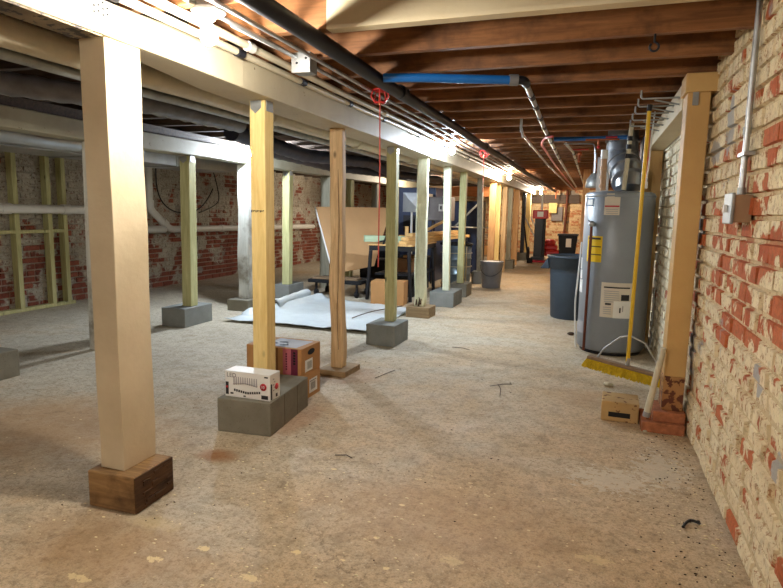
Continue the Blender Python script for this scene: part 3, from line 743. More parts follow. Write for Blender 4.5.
def sheet(name, label, cat, mat, cx_, cy_, lx, ly, z, amp, seed, fx=3.0, th=.002, nx=44, ny=44, edge=0.0):
    o = thing(name, label, cat, (cx_, cy_, z)); m = MB(); vs = []
    for j in range(ny + 1):
        for i in range(nx + 1):
            u, v = i / nx, j / ny
            x_, y_ = cx_ + (u - .5) * lx + edge * noise.noise(Vector((v * 4, seed, 1))), cy_ + (v - .5) * ly + edge * noise.noise(Vector((u * 4, seed, 2)))
            h = abs(noise.noise(Vector((x_ * fx, y_ * fx * .5, seed)))) * amp + abs(noise.noise(Vector((x_ * fx * 2.3, y_ * fx * 2, seed + 3)))) * amp * .4
            vs.append((x_, y_, z + h))
    m.add(vs, [(j * (nx + 1) + i, j * (nx + 1) + i + 1, (j + 1) * (nx + 1) + i + 1, (j + 1) * (nx + 1) + i) for j in range(ny) for i in range(nx)], True)
    g = m.build('film', mat, o); s_ = g.modifiers.new('Solid', 'SOLIDIFY'); s_.thickness = th
    return o

# ------------------------------------------------------------------ left wall services
xw = XL + .22
c0 = at(0, 209, x=xw)
pipe('waste_pipe', 'thick white waste pipe along the left brick wall, over the studs', 'pipe', M['pvc'], [(xw + .0, 2.5, 1.215), (xw, 6.3, 1.205)], .052, 20,
     coup=[((xw, 4.85, 1.21), (0, 1, 0)), ((xw, 5.65, 1.207), (0, 1, 0))], cr=1.18, cl=.12)
pts = [(xw, 7.12, 2.0), (xw, 7.12, 1.30)] + arc((xw, 7.12, 1.30), (xw, 7.12, 1.24), (xw, 7.18, 1.19), 4) + [(xw, 7.45, .99)] + arc((xw, 7.45, .99), (xw, 7.52, .93), (xw, 7.62, .92), 4) + [(xw, 12.5, .88)]
wp = pipe('waste_pipe', 'white waste pipe dropping down, kinking and running right along the wall', 'pipe', M['pvc'], pts, .052, 20,
     coup=[((xw, 7.12, 1.31), (0, 0, 1)), ((xw, 7.42, 1.02), (0, .27, -.2)), ((xw, 8.9, .91), (0, 1, 0)), ((xw, 10.4, .9), (0, 1, 0))], cr=1.18, cl=.1)
m = MB(); m.tube([(xw, 6.86, .93), (xw, 7.42, .925)], .054, 18); m.build('capped_stub', M['pvc'], wp)
m = MB(); m.tube([(xw, 6.88, .93), (xw, 6.95, .93)], .064, 18); m.build('end_cap', M['pvc'], wp)
o = thing('wall_framing', 'green timber stud frame standing against the left brick wall', 'stud frame', (XL + .12, 5, 0))
m = MB(); m.box(XL + .05, XL + .14, 2.2, 5.80, 0, .04); m.build('sill_plate', M['green_wood'], o, .003)
for yy in (4.0, 4.5, 5.02, 5.46, 5.68):
    m = MB(); m.box(XL + .05, XL + .14, yy, yy + .06, .04, 2.02); m.build('stud', M['green_wood'], o, .003)
for a_, b_ in ((4.06, 4.5), (4.56, 5.02), (5.08, 5.46), (5.52, 5.68)):
    m = MB(); m.box(XL + .06, XL + .14, a_, b_, .92, .96); m.build('blocking', M['green_wood'], o, .002)
def cable(label, pts, r, mat, name='cable'):
    P = []
    for i in range(len(pts) - 2): P += arc(Vector(pts[i]).lerp(Vector(pts[i + 1]), .5 if i else 0), pts[i + 1], Vector(pts[i + 1]).lerp(Vector(pts[i + 2]), .5 if i < len(pts) - 3 else 1), 7)
    m = MB(); m.tube(P, r, 6); return props(m.build(name, mat), label, 'cable')
cable('dark cable loop drooping on the left wall near the vertical pipe', [(XL + .05, 7.5, 2.0), (XL + .06, 7.4, 1.5), (XL + .06, 7.8, 1.15), (XL + .06, 8.6, 1.2), (XL + .05, 8.9, 1.6)], .011, M['black'])
cable('thin dark cable loop on the left wall beside the white post', [(XL + .05, 8.9, 1.95), (XL + .06, 9.1, 1.5), (XL + .06, 9.0, 1.3), (XL + .05, 8.5, 1.18)], .009, M['black'])

# ------------------------------------------------------------------ white sheet on floor
o = thing('plastic_sheet', 'white plastic sheet lying flat on the floor between post rows', 'plastic sheet', (-3.1, 6.5, 0))
quad = [Vector((-3.86, 5.5, 0)), Vector((-2.14, 5.5, 0)), Vector((-2.16, 7.2, 0)), Vector((-3.72, 7.6, 0))]
m = MB(); N = 50; vs = []
for j in range(N + 1):
    for i in range(N + 1):
        u, v = i / N, j / N
        p = quad[0].lerp(quad[1], u).lerp(quad[3].lerp(quad[2], u), v)
        p.x += .05 * noise.noise(Vector((v * 5, 0, 3))); p.y += .06 * noise.noise(Vector((u * 5, 0, 8)))
        h = .012 + .05 * max(0, noise.noise(Vector((p.x * 2.2, p.y * 1.6, 4)))) + .02 * abs(noise.noise(Vector((p.x * 6, p.y * 5, 2))))
        if v < .06: h += .02 * (1 - v / .06) * (1 + noise.noise(Vector((u * 6, 1, 1))))
        fold = max(0, 1 - abs(u - .05) / .07) * (v > .15) * .07
        vs.append((p.x, p.y, h + fold))
m.add(vs, [(j * (N + 1) + i, j * (N + 1) + i + 1, (j + 1) * (N + 1) + i + 1, (j + 1) * (N + 1) + i) for j in range(N) for i in range(N)], True)
g = m.build('film', M['tarp'], o); s_ = g.modifiers.new('Solid', 'SOLIDIFY'); s_.thickness = .004
a_ = at(233, 309, z=.07); b_ = at(307, 293, z=.07)
a_ = at(275, 305, z=.07)
m = MB(); P = [a_.lerp(b_, i / 14) for i in range(15)]
m.tube(P, .065, 20, caps=False, radii=[.065 + .004 * math.sin(i * 1.7) for i in range(15)])
m.tube(P, .05, 20, caps=False, radii=[.048] * 15)
m.build('rolled_end', M['tarp'], o)
cable('thin brown cord lying across the white sheet', [at(352, 318, z=.06), at(368, 312, z=.07), at(385, 309, z=.07), at(402, 306, z=.05)], .006, M['rustlump'], 'cord')

# ------------------------------------------------------------------ boxes at the front
def quadf(m, pts): m.add(pts, [tuple(range(len(pts)))])
def rectY(m, x0, x1, z0, z1, y): quadf(m, [(x0, y, z0), (x1, y, z0), (x1, y, z1), (x0, y, z1)])
def rectX(m, y0, y1, z0, z1, x): quadf(m, [(x, y0, z0), (x, y1, z0), (x, y1, z1), (x, y0, z1)])
def text(body, size, mat, parent, R, pos, name='lettering', sx=1.0):
    cu = bpy.data.curves.new(name, 'FONT'); cu.body = body; cu.size = size; cu.extrude = .0004
    t = bpy.data.objects.new('tmp', cu); C.objects.link(t)
    bpy.context.view_layer.update()
    me = bpy.data.meshes.new_from_object(t.evaluated_get(bpy.context.evaluated_depsgraph_get()))
    bpy.data.objects.remove(t)
    off = Vector(parent['_o'])
    for v in me.vertices:
        q = R @ Vector((v.co.x * sx, v.co.y, v.co.z)) + Vector(pos) - off; v.co = q
    me.materials.clear(); me.materials.append(mat)
    o = bpy.data.objects.new(name, me); C.objects.link(o); o.parent = parent; o['_o'] = tuple(off)
    return o
RY = Matrix(((1, 0, 0), (0, 0, -1), (0, 1, 0)))         # text on a face looking to -y
RX = Matrix(((0, 0, 1), (1, 0, 0), (0, 1, 0)))          # text on a face looking to +x

z0 = .196; x0, x1, y0, y1, zt = -1.925, -1.635, 2.75, 2.86, z0 + .150
o = thing('bulb_carton', 'white light bulb carton lying on the front concrete block', 'box', ((x0 + x1) / 2, y0, z0))
m = MB(); m.box(x0, x1, y0, y1, z0, zt); body = m.build('carton', M['white'], o, .002)
yf = y0 - .0012
text('LED', .036, plain('mid_grey_ink', srgb(120, 116, 118), .6), body, RY, (x0 + .012, yf, zt - .036))
m = MB(); n_ = 11
for i in range(n_):
    a = x0 + .06 + i * .0145; m.lathe([(.0, -.001), (.0065, -.001), (.0065, 0)], (a, yf, zt - .062 - .01 * abs(i - 5) / 5), 10, 'y')
    quadf(m, [(a - .0055, yf, zt - .066), (a + .0055, yf, zt - .066), (a + .003, yf, zt - .03), (a - .003, yf, zt - .03)])
m.build('bulb_pictures', M['ink_grey'], body)
m = MB()
for i in range(12):
    a = x0 + .058 + i * .0145; dz = -.012 * (1 - abs(i - 5.5) / 6)
    rectY(m, a, a + .011, z0 + .036 + dz, z0 + .05 + dz, yf)
rectY(m, x0 + .004, x0 + .024, z0 + .012, z0 + .085, yf)
rectY(m, x0 + .035, x0 + .055, z0 + .016, z0 + .026, yf); rectY(m, x0 + .12, x0 + .135, z0 + .008, z0 + .016, yf)
rectY(m, x1 - .055, x1 - .012, z0 + .008, z0 + .03, yf); rectY(m, x1 - .035, x1 - .012, zt - .02, zt - .012, yf)
xf = x1 + .0012
rectX(m, y0 + .006, y0 + .022, z0 + .005, z0 + .095, xf); rectX(m, y1 - .05, y1 - .03, z0 + .01, z0 + .03, xf)
m.build('dark_print', M['ink'], body)
m = MB(); m.lathe([(.0, 0), (.021, 0), (.021, .001)], (x1 - .042, yf - .0006, z0 + .077), 24, 'y')
m.build('round_badge', M['ink_red'], body)
m = MB(); m.lathe([(.0, .001), (.018, .001), (.018, 0)], (xf, y1 - .04, z0 + .07), 24, 'x'); m.build('round_badge', M['ink_red'], body)
m = MB(); rectY(m, x0 + .007, x0 + .02, z0 + .05, z0 + .062, yf - .0005); m.build('red_print', M['ink_red'], body)
text('10', .022, M['white'], body, RY, (x1 - .055, yf - .002, z0 + .069))
m = MB()
for i in range(5):
    rectX(m, y0 + .03 + (i % 2) * .01, y0 + .046 + (i % 2) * .01, z0 + .05 + i * .016, z0 + .058 + i * .016, xf)
m.build('side_print', M['ink_grey'], body)

# cardboard box behind, two stacked
cx0, cx1, cy0, cy1 = -2.15, -1.74, 3.32, 3.60
def carton(label, z0, z1, x0=cx0, x1=cx1, y0=cy0, y1=cy1, flaps=False, mat='card'):
    o = thing('cardboard_box', label, 'box', ((x0 + x1) / 2, (y0 + y1) / 2, z0)); m = MB()
    m.box(x0, x1, y0, y1, z0, z1); body = m.build('carton', M[mat], o, .003)
    return o, body
o, body = carton('lower brown cardboard box on the floor behind the front concrete block', 0, .176)
m = MB(); rectX(m, cy0 + .11, cy0 + .23, .03, .125, cx1 + .0015); lb = m.build('shipping_label', M['white'], body)
m = MB()
for i in range(5): rectX(m, cy0 + .135 + i * .014, cy0 + .142 + i * .014, .05, .1, cx1 + .0025)
rectX(m, cy0 + .12, cy0 + .215, .108, .112, cx1 + .0025)
m.build('barcode', M['ink'], lb)
o, body = carton('upper brown cardboard box with purple band and hand hole, stacked behind post', .177, .356)
m = MB(); R_ = [(cx1 + .0015, cy0 + .14 + .052 * math.cos(t), .315 + .02 * math.sin(t)) for t in [2 * PI * i / 20 for i in range(20)]]
quadf(m, R_); m.build('hand_hole', M['blackmatte'], body)
m = MB(); rectX(m, cy0 + .05, cy0 + .16, .19, .27, cx1 + .0015); lb = m.build('shipping_label', M['white'], body)
m = MB()
for i in range(4): rectX(m, cy0 + .085 + i * .016, cy0 + .093 + i * .016, .205, .255, cx1 + .0025)
m.build('barcode', M['ink'], lb)
yf = cy0 - .0015
m = MB(); rectY(m, cx0 + .275, cx0 + .335, .18, .353, yf); m.build('pink_band', M['ink_pink'], body)
m = MB(); rectY(m, cx0 + .335, cx0 + .385, .18, .353, yf); band = m.build('purple_band', M['ink_purple'], body)
m = MB(); rectY(m, cx0 + .215, cx0 + .24, .18, .353, yf); rectY(m, cx0 + .13, cx0 + .15, .18, .353, yf); m.build('dark_band', M['card_dark'], body)
m = MB()
for i in range(7): rectY(m, cx0 + .296, cx0 + .308, .21 + i * .017, .222 + i * .017, yf - .001)
m.build('side_print', M['ink_purple'], body)
m = MB()
for i in range(5): rectY(m, cx0 + .352, cx0 + .368, .25 + i * .018, .263 + i * .018, yf - .001)
m.build('side_print', M['blackmatte'], band)
m = MB()
for i in range(6):
    a = cx0 + .17 + i * .03
m.add([(cx0 + .10, cy0 + .03, .3575), (cx0 + .36, cy0 + .02, .3575), (cx0 + .38, cy0 + .24, .3575), (cx0 + .12, cy0 + .25, .3575)], [(0, 1, 2, 3)])
lb = m.build('top_print', M['ink_grey'], body)
m = MB()
for (a, b2) in ((.15, .10), (.20, .15), (.24, .08)): m.ball((cx0 + a, cy0 + b2, .358), .025, 1.4, .8, .05, 10, 4)
m.build('dark_blot', M['ink'], lb)

# ------------------------------------------------------------------ right side frame around the recess
o = thing('frame_post', 'tan painted post standing on loose bricks against the right wall', 'post', (.51, 3.75, .125))
m = MB(); m.box(.445, .56, 3.67, 3.83, .33, 1.93); m.build('shaft', M['tan_paint'], o, .005)
m = MB(); m.box(.4455, .5595, 3.6705, 3.8295, .125, .33); m.build('worn_foot', M['tan_worn'], o, .005)
m = MB(); m.box(.43, .59, 3.655, 3.85, 1.93, 2.03); m.build('cap_block', M['tan_paint'], o, .005)
m = MB(); m.box(.47, .50, 3.664, 3.67, 1.86, 1.93); m.build('nail_plate', M['steel_dull'], o)
o = thing('frame_post', 'tan post behind the water heater carrying the far end of the lintel', 'post', (.5, 6.0, 0))
m = MB(); m.box(.435, .575, 6.10, 6.24, 0, 1.868); m.build('shaft', M['tan_paint'], o, .005)
o = thing('timber_lintel', 'cream painted timber lintel between the two tan posts, with hooks below', 'lintel', (.5, 5, 1.86))
m = MB(); m.box(.44, .58, 3.86, 6.25, 1.87, 2.025); m.build('timber', M['cream_joist'], o, .005)
o = thing('hook_rack', 'row of bent steel rod hooks sticking out from the timber lintel', 'hook rack', (.44, 4.5, 1.93))
for yy in (3.95, 4.22, 4.5, 4.8, 5.1):
    m = MB(); L = .20
    m.tube([(.438, yy, 1.955), (.44 - L, yy, 1.955)] + arc((.44 - L, yy, 1.955), (.43 - L, yy, 1.955), (.425 - L, yy, 1.97), 3) + [(.425 - L, yy, 2.005)], .006, 8)
    m.tube([(.438, yy, 1.915), (.44 - L * .7, yy, 1.945)], .005, 8)
    m.build('hook', M['steel_dull'], o)
cable('white cable hanging from the lintel beside the broom handle', [at(655, 112, y=4.9), at(651, 140, y=4.8), at(649, 165, y=4.8), at(646, 183, y=4.8)], .006, M['pvc'])
m = MB(); m.box(*(lambda p: (p.x - .012, p.x + .012, p.y - .01, p.y + .01, p.z - .04, p.z + .01))(at(646, 183, y=4.8))); props(m.build('cable_connector', M['white'], None, .003), 'white plug on the lower end of the cable by the broom', 'connector')
cable('ragged white cord running down the far edge of the recess', [at(664, 200, y=6.04), at(659, 240, y=6.04), at(657, 275, y=6.04), at(653, 310, y=6.04), at(650, 345, y=6.0)], .008, M['pvc'], 'cord')

def brick_loose(label, x0, x1, y0, y1, z0, z1, mat='redbrick', rot=0):
    o = rblock('loose_brick', label, 'brick', M[mat], x0, x1, y0, y1, z1 - z0, rot, .006, z0=z0)
    return o
brick_loose('lower red brick on the floor under the tan post', .34, .572, 3.60, 3.86, 0, .062)
brick_loose('upper red brick directly below the tan post foot', .40, .574, 3.63, 3.87, .063, .124)
ob = rblock('cored_block', 'small cream-smeared block with a dark slot beside the loose bricks', 'block', M['creamblock'], .12, .335, 3.72, 3.93, .125, -.03, .006)
m = MB(); m.box(-.065, .06, -.1075, -.1, .03, .06); m.build('slot', M['blackmatte'], ob)
a_ = at(646, 416, y=3.64); a_.z = .082; b_ = Vector((.43, 3.655, .50))
o = thing('white_stick', 'worn white stick leaning on the foot of the tan post', 'stick', tuple(a_))
m = MB(); m.tube([a_.lerp(b_, i / 8) for i in range(9)], .018, 12, radii=[.017, .02, .019, .018, .017, .018, .018, .017, .016]); m.build('shaft', M['pvc_tan'], o)
m = MB(); m.tube([a_, a_.lerp(b_, .07)], .021, 12); m.build('ferrule', M['putty'], o)

# conduit and switch on the right wall
o = thing('switch_box', 'brown metal switch box on the right wall below a steel conduit', 'switch', (.57, 2.74, 1.24))
m = MB(); m.box(.525, .588, 2.66, 2.80, 1.235, 1.345); m.build('box_body', plain('brown_painted_box', srgb(158, 128, 98), .5, .2), o, .004)
m = MB(); m.box(.512, .525, 2.655, 2.805, 1.228, 1.352); pl = m.build('cover_plate', M['steel_dull'], o, .004)
m = MB(); m.box(.498, .512, 2.72, 2.74, 1.275, 1.305); m.build('toggle', M['white'], pl, .002)
pipe('conduit', 'vertical steel conduit climbing the right brick wall from the switch box', 'conduit', M['steel'], [(.56, 2.74, 1.346), (.56, 2.74, 1.6), (.56, 2.75, 2.1), (.56, 2.75, 2.22)], .012, 12,
     coup=[((.56, 2.74, 1.36), (0, 0, 1)), ((.56, 2.745, 1.60), (0, 0, 1))], cm=M['steel_dull'], cl=.03)
o = bpy.context.scene.objects.get('conduit.002')
m = MB(); m.box(.545, .585, 2.69, 2.80, 1.50, 1.515); props(m.build('pipe_strap', M['steel'], None, .001), 'small steel strap holding the vertical conduit to the brick', 'strap')

# ------------------------------------------------------------------ broom hanging on the hook rack
hl = at(580, 355, y=4.18); hr = at(660, 377, y=4.02)
o = thing('push_broom', 'yellow push broom hanging head-down from the hook rack', 'broom', tuple((hl + hr) / 2))
d = (hr - hl).normalized(); L = (hr - hl).length; mid = at(627, 367, y=4.1)
top = at(649.5, 108, y=4.16)
up = (top - mid); up = (up - d * up.dot(d) * 1.0).normalized(); fw = d.cross(up).normalized()
R_ = Matrix((d, fw, up)).transposed()
m = MB(); m.obox(mid + up * .0, L, .06, .022, R_); m.build('head_block', M['broomwood'], o, .006)
m = MB()
NB = 84; rows = 5
for i in range(NB):
    for j in range(rows):
        p = mid + d * ((i + .5) / NB - .5) * L + fw * ((j / (rows - 1) - .5) * .045)
        e = p - up * (.07 + random.uniform(-.006, .006)) + d * (((i + .5) / NB - .5) * .05 + random.uniform(-.004, .004)) + fw * ((j / (rows - 1) - .5) * .035)
        m.tube([p - up * .009, p.lerp(e, .55), e], .004, 5, radii=[.003, .0042, .005])
m.build('bristles', M['bristle'], o)
hb = mid + up * .012
m = MB(); m.tube([hb, hb + (top - hb) * .5, top], .0125, 14); m.build('handle', M['yellow_paint'], o)
m = MB(); m.tube([hb + up * .0, hb + up * .05], .0145, 12); m.build('socket', M['steel'], o)
m = MB(); m.tube([top - (top - hb).normalized() * .02, top + up * .02], .016, 12); m.build('hanging_cap', M['black'], o)
br = hb + (top - hb) * .12
m = MB()
for s_ in (-1, 1):
    m.tube([mid + d * s_ * .20 + up * .012, mid + d * s_ * .17 + up * .08, mid + d * s_ * .08 + up * .185, br], .006, 8)
m.build('brace', M['steel'], o)

# ------------------------------------------------------------------ water heater
hx, hy, hr_, hz0, hz1 = .215, 5.80, .30, .03, 1.455
o = thing('water_heater', 'tall grey cylindrical water heater beside the right wall recess', 'water heater', (hx, hy, 0))
m = MB(); m.lathe([(0, hz0), (hr_ - .02, hz0), (hr_, hz0 + .02), (hr_, hz1 - .02), (hr_ - .015, hz1), (hr_ - .03, hz1 + .012), (0, hz1 + .03)], (hx, hy, 0), 64)
tank = m.build('tank', M['heater'], o)
m = MB(); m.lathe([(hr_ - .05, 0), (hr_ - .03, .0), (hr_ - .03, hz0 + .005), (hr_ - .05, hz0 + .005)], (hx, hy, 0), 40); m.build('base_ring', M['black'], o)
m = MB(); m.lathe([(hr_ + .001, hz1 - .035), (hr_ + .004, hz1 - .03), (hr_ + .004, hz1 - .02), (hr_ - .01, hz1 + .004)], (hx, hy, 0), 64); m.build('top_rim', M['heater'], o)
def hit(px, py, r=hr_):
    dd = CAMR @ Vector((px - CX, CY - py, -F)); A = dd.x ** 2 + dd.y ** 2; B = 2 * (dd.x * (0 - hx) + dd.y * (0 - hy)); Cc = hx ** 2 + hy ** 2 - r * r
    disc = max(B * B - 4 * A * Cc, 0); t = (-B - math.sqrt(disc)) / (2 * A); p = EYE + dd * t
    return math.atan2(p.y - hy, p.x - hx), p.z
def patch(pl, pr, pt, pb, name, mat, parent, off=.002, n=10):
    pm = (pt + pb) / 2
    t0, _ = hit(pl, pm); t1, _ = hit(pr, pm); pc = (pl + pr) / 2
    za = hit(pc, pt)[1]; zb = hit(pc, pb)[1]
    m = MB(); r = hr_ + off
    vs = [(hx + r * math.cos(t0 + (t1 - t0) * i / n), hy + r * math.sin(t0 + (t1 - t0) * i / n), z) for z in (zb, za) for i in range(n + 1)]
    m.add(vs, [(i, i + 1, n + 2 + i, n + 1 + i) for i in range(n)])
    return m.build(name, mat, parent)
yl = patch(587.5, 602, 236, 262, 'yellow_guide_label', M['yellow'], tank)
patch(589, 601, 237.5, 239.5, 'label_print', M['ink'], yl, .003)
patch(589, 601, 246, 247, 'label_print', M['ink'], yl, .003); patch(589, 601, 254, 255, 'label_print', M['ink'], yl, .003)
pp = patch(600.5, 631, 283, 318, 'paper_notice', M['paper'], tank)
patch(604, 630, 287.2, 288.6, 'notice_print', M['ink'], pp, .003); patch(605, 611, 303, 305, 'notice_print', M['ink'], pp, .003)
patch(621, 629, 295, 301, 'notice_print', M['ink'], pp, .003)
for k_ in range(6): patch(604, 619, 291 + k_ * 2.1, 291.7 + k_ * 2.1, 'notice_print', M['ink_grey'], pp, .003)
for k_ in range(4): patch(603, 611, 307 + k_ * 2.1, 307.7 + k_ * 2.1, 'notice_print', M['ink_grey'], pp, .003)
pq = patch(613, 630, 301.5, 318.5, 'pocket_card', M['white'], tank, .004)
patch(619, 620.5, 308, 313, 'card_print', M['ink'], pq, .005); patch(622, 623, 306, 312, 'card_print', M['ink_grey'], pq, .005)
wl = patch(604.5, 620, 197, 215, 'warning_label', M['paper'], tank)
patch(605, 619.5, 205.5, 207, 'label_print', M['ink_red'], wl, .003)
for k_ in range(3): patch(606, 618, 209 + k_ * 2, 209.7 + k_ * 2, 'label_print', M['ink_grey'], wl, .003)
patch(607, 615, 193.5, 197, 'small_sticker', M['paper'], tank)
dsp = patch(586.5, 594, 198, 206, 'round_badge', plain('blue_badge', srgb(70, 92, 116), .4), tank, .003)
patch(588, 593, 199.5, 205, 'badge_face', M['white'], dsp, .004)
for a_, b_, c_, d_ in ((578, 581, 257, 268), (578, 581, 269, 278), (578, 581, 279, 292)):
    patch(579.5, 582.5, b_ * 0 + c_, d_, 'side_label', M['white'], tank)
patch(577, 583, 320, 332, 'access_plate', M['ink_grey'], tank, .002)
t_, z_ = hit(594.5, 224); vx_, vy_ = hx + (hr_ + .035) * math.cos(t_), hy + (hr_ + .035) * math.sin(t_)
m = MB(); m.ball((vx_, vy_, z_), .028, 1, 1, 1, 14, 10); m.tube([(hx + hr_ * math.cos(t_), hy + hr_ * math.sin(t_), z_), (vx_, vy_, z_)], .018, 10)
m.tube([(vx_, vy_, z_), (vx_ - .03, vy_ - .01, z_ + .035)], .006, 6); m.build('relief_valve', M['steel'], o)
m = MB(); m.tube([(vx_, vy_, z_ - .02), (vx_ - .0, vy_, .6), (vx_, vy_, .03)], .0125, 12); m.build('discharge_pipe', M['brownpipe'], o)
cable('thin white hose running down the left side of the water heater', [(hx - .31, hy + .1, 1.0), (hx - .32, hy + .02, .7), (hx - .34, hy - .02, .35), (hx - .30, hy - .12, .02)], .009, M['pvc'], 'hose')

# plumbing on top of the heater
pipe('supply_pipe', 'white-capped tan pipe rising from the left of the heater top', 'pipe', plain('tan_lagged_pipe', srgb(196, 160, 128), .6, 0, .2, .5), [(.06, 5.72, 1.48), (.055, 5.72, 1.76)], .026, 14,
     coup=[((.055, 5.72, z), (0, 0, 1)) for z in (1.52, 1.6, 1.68)], cr=1.2, cl=.03)
pipe('supply_pipe', 'white plastic top section above the left lagged pipe', 'pipe', M['pvc'], [(.055, 5.72, 1.761), (.055, 5.72, 1.84)], .032, 14)
pipe('supply_pipe', 'tan and white banded pipe rising from the centre of the heater', 'pipe', M['pvc_tan'], [(.235, 5.68, 1.485), (.25, 5.68, 1.75), (.27, 5.68, 2.2)], .020, 14,
     coup=[((.235 + (z - 1.48) * .05, 5.68, z), (0, 0, 1)) for z in (1.78, 1.86, 1.93)], cm=M['iron'], cr=1.15, cl=.04)
fl = thing('flue_duct', 'fat segmented sheet metal elbow duct above the water heater', 'duct', (.25, 6.1, 1.48))
P = [Vector((.22, 6.30, 2.22)), Vector((.22, 6.30, 1.98)), Vector((.22, 6.28, 1.84)), Vector((.24, 6.2, 1.74)), Vector((.27, 6.08, 1.66)), Vector((.29, 5.95, 1.58)), Vector((.29, 5.93, 1.515))]
m = MB(); m.tube(P, .145, 28, radii=[.145, .145, .15, .15, .14, .13, .12]); m.build('elbow', M['duct'], fl)
m = MB()
for i in (1, 2, 3, 4, 5):
    t = (P[min(i + 1, 6)] - P[i - 1]).normalized(); m.tube([P[i] - t * .008, P[i] + t * .008], .160, 28)
m.build('seam_ring', M['steel'], fl)
o = thing('duct_collar', 'flat sheet metal box standing beside the flue elbow', 'duct', (.05, 6.5, 1.5))
m = MB(); m.box(.0, .12, 6.42, 6.62, 1.2, 1.84); m.build('collar_body', M['duct'], o, .005)
m = MB(); m.box(.40, .55, 6.26, 6.6, 1.75, 2.02); props(m.build('dark_duct', M['darkduct'], None, .02), 'dark insulated duct stub right of the flue elbow', 'duct')
o = thing('shutoff_valve', 'small red handled shutoff valve near the flue duct', 'valve', (.42, 5.75, 1.75))
m = MB(); m.tube([(.42, 5.75, 1.50), (.42, 5.75, 2.2)], .009, 8); m.build('riser', M['copper'], o)
m = MB(); m.box(.38, .44, 5.725, 5.74, 1.74, 1.78); m.build('lever', M['red'], o, .004)

# ------------------------------------------------------------------ ceiling pipes over the aisle
zz = 1.985
A_ = lambda px, py, z=1.985: at(px, py, z=z)
pipe('blue_pipe', 'bright blue plastic pipe crossing under the joists to a grey coupling', 'pipe', M['blue'], [(-1.15, 3.17, 1.985), (-.95, 3.22, 1.986), (-.7, 3.31, 1.985), (-.49, 3.39, 1.985)], .024, 16)
o = thing('pipe_coupling', 'grey coupling and dark elbow at the end of the blue pipe', 'pipe fitting', (-.45, 3.4, zz))
m = MB(); m.tube([(-.49, 3.39, zz), (-.445, 3.405, zz)], .031, 16); m.build('coupling', M['bucket'], o)
m = MB(); m.tube([(-.445, 3.405, zz)] + arc((-.43, 3.41, zz), (-.41, 3.42, zz), (-.41, 3.47, zz), 6) + [(-.411, 3.52, zz)], .024, 14); m.build('elbow', M['iron'], o)
sp_ = [Vector((-.411, 3.52, zz)), A_(535, 105), A_(545, 130), A_(560, 160), Vector((-.48, 16, zz))]
pipe('steel_pipe', 'steel pipe with dark bands running on from the blue pipe elbow', 'pipe', M['steel'], sp_, .017, 12,
     coup=[(sp_[0].lerp(sp_[1], .55), (0, 1, 0))] + [(sp_[1].lerp(sp_[2], t), (0, 1, 0)) for t in (.05, .45, .85)] + [(sp_[2].lerp(sp_[3], t), (0, 1, 0)) for t in (.1, .3, .5, .7, .9)], cm=M['iron'], cr=1.25, cl=.10)
pipe('water_pipe', 'thin pale water line with an upturned end, left of the steel pipe', 'pipe', M['steel'], [A_(521, 128) + Vector((0, 0, .12)), A_(521, 128), A_(523, 135), A_(548, 165), A_(572, 189)], .012, 10,
     coup=[(A_(523, 136), (0, 1, 0)), (A_(530, 144), (0, 1, 0)), (A_(540, 156), (0, 1, 0))], cm=M['steel_dull'])
pipe('red_pipe', 'red water line bending in a half loop and running far', 'pipe', plain('red_water_line', srgb(190, 70, 60), .4), [A_(553, 136.5, 1.945)] + arc(A_(550, 137, 1.945), A_(541.5, 138, 1.945), A_(542, 145, 1.945), 8) + [A_(555, 165, 1.945), A_(576, 191, 1.945)], .010, 10)
pipe('blue_pipe', 'farther blue pipe crossing above the water heater', 'pipe', M['blue'], [(-.42, 6.1, 1.99), (0, 6.1, 1.99), (.3, 6.05, 1.99)], .02, 12)
pipe('water_pipe', 'banded pale pipe running away above the slate trash can', 'pipe', M['steel'], [A_(566, 144, 1.96), A_(573, 152, 1.96), A_(585, 189, 1.96)], .014, 10, coup=[(A_(573, 152, 1.96).lerp(A_(585, 189, 1.96), t), (0, 1, 0)) for t in (.02, .08, .16, .26, .4)], cm=M['iron'])
o = thing('shutoff_valve', 'ball valve with a flat red handle hung under the joists', 'valve', (-.2, 7.1, 1.95))
m = MB(); m.ball((-.2, 7.15, 1.95), .03); m.tube([(-.2, 7.15, 1.95), (-.2, 7.05, 1.85)], .014, 8); m.build('valve_body', M['copper'], o)
m = MB(); m.box(-.29, -.10, 7.08, 7.12, 1.985, 1.998); m.build('handle', M['red'], o, .004)
o = thing('shutoff_valve', 'little brass tap with red knob left of the flue duct', 'valve', (.02, 6.0, 1.93))
m = MB(); m.tube([(-.12, 6.0, 1.965), (.18, 6.0, 1.965)], .009, 8); m.tube([(-.0, 6.0, 1.965), (-.0, 6.0, 1.90)], .011, 8); m.build('tap_body', M['copper'], o)
m = MB(); m.ball((0, 5.98, 1.895), .016); m.tube([(.06, 6.0, 1.985), (.16, 6.0, 1.985)], .009, 8); m.build('knob', M['red'], o)
cable('bent pale wire hoop under the joists left of the heater', [(-.35, 6.6, 2.0), (-.1, 6.6, 2.0), (-.02, 6.6, 1.99), (-.02, 6.6, 1.7)], .008, M['steel'], 'wire')
o = thing('eye_hook', 'old iron ring hook screwed under a brown joist', 'hook', (.2, 2.85, 1.99))
m = MB(); m.tube([(.2, 2.865, 2.03), (.2, 2.865, 1.995)], .005, 8)
m.tube([(.2 + .018 * math.sin(t), 2.865, 1.977 + .018 * math.cos(t)) for t in [2 * PI * i / 16 for i in range(15)]], .005, 8); m.build('ring', M['iron'], o)
o = thing('vent_cup', 'pale round vent cup hanging beyond the wire hoop', 'vent', (-.05, 7.2, 1.6))
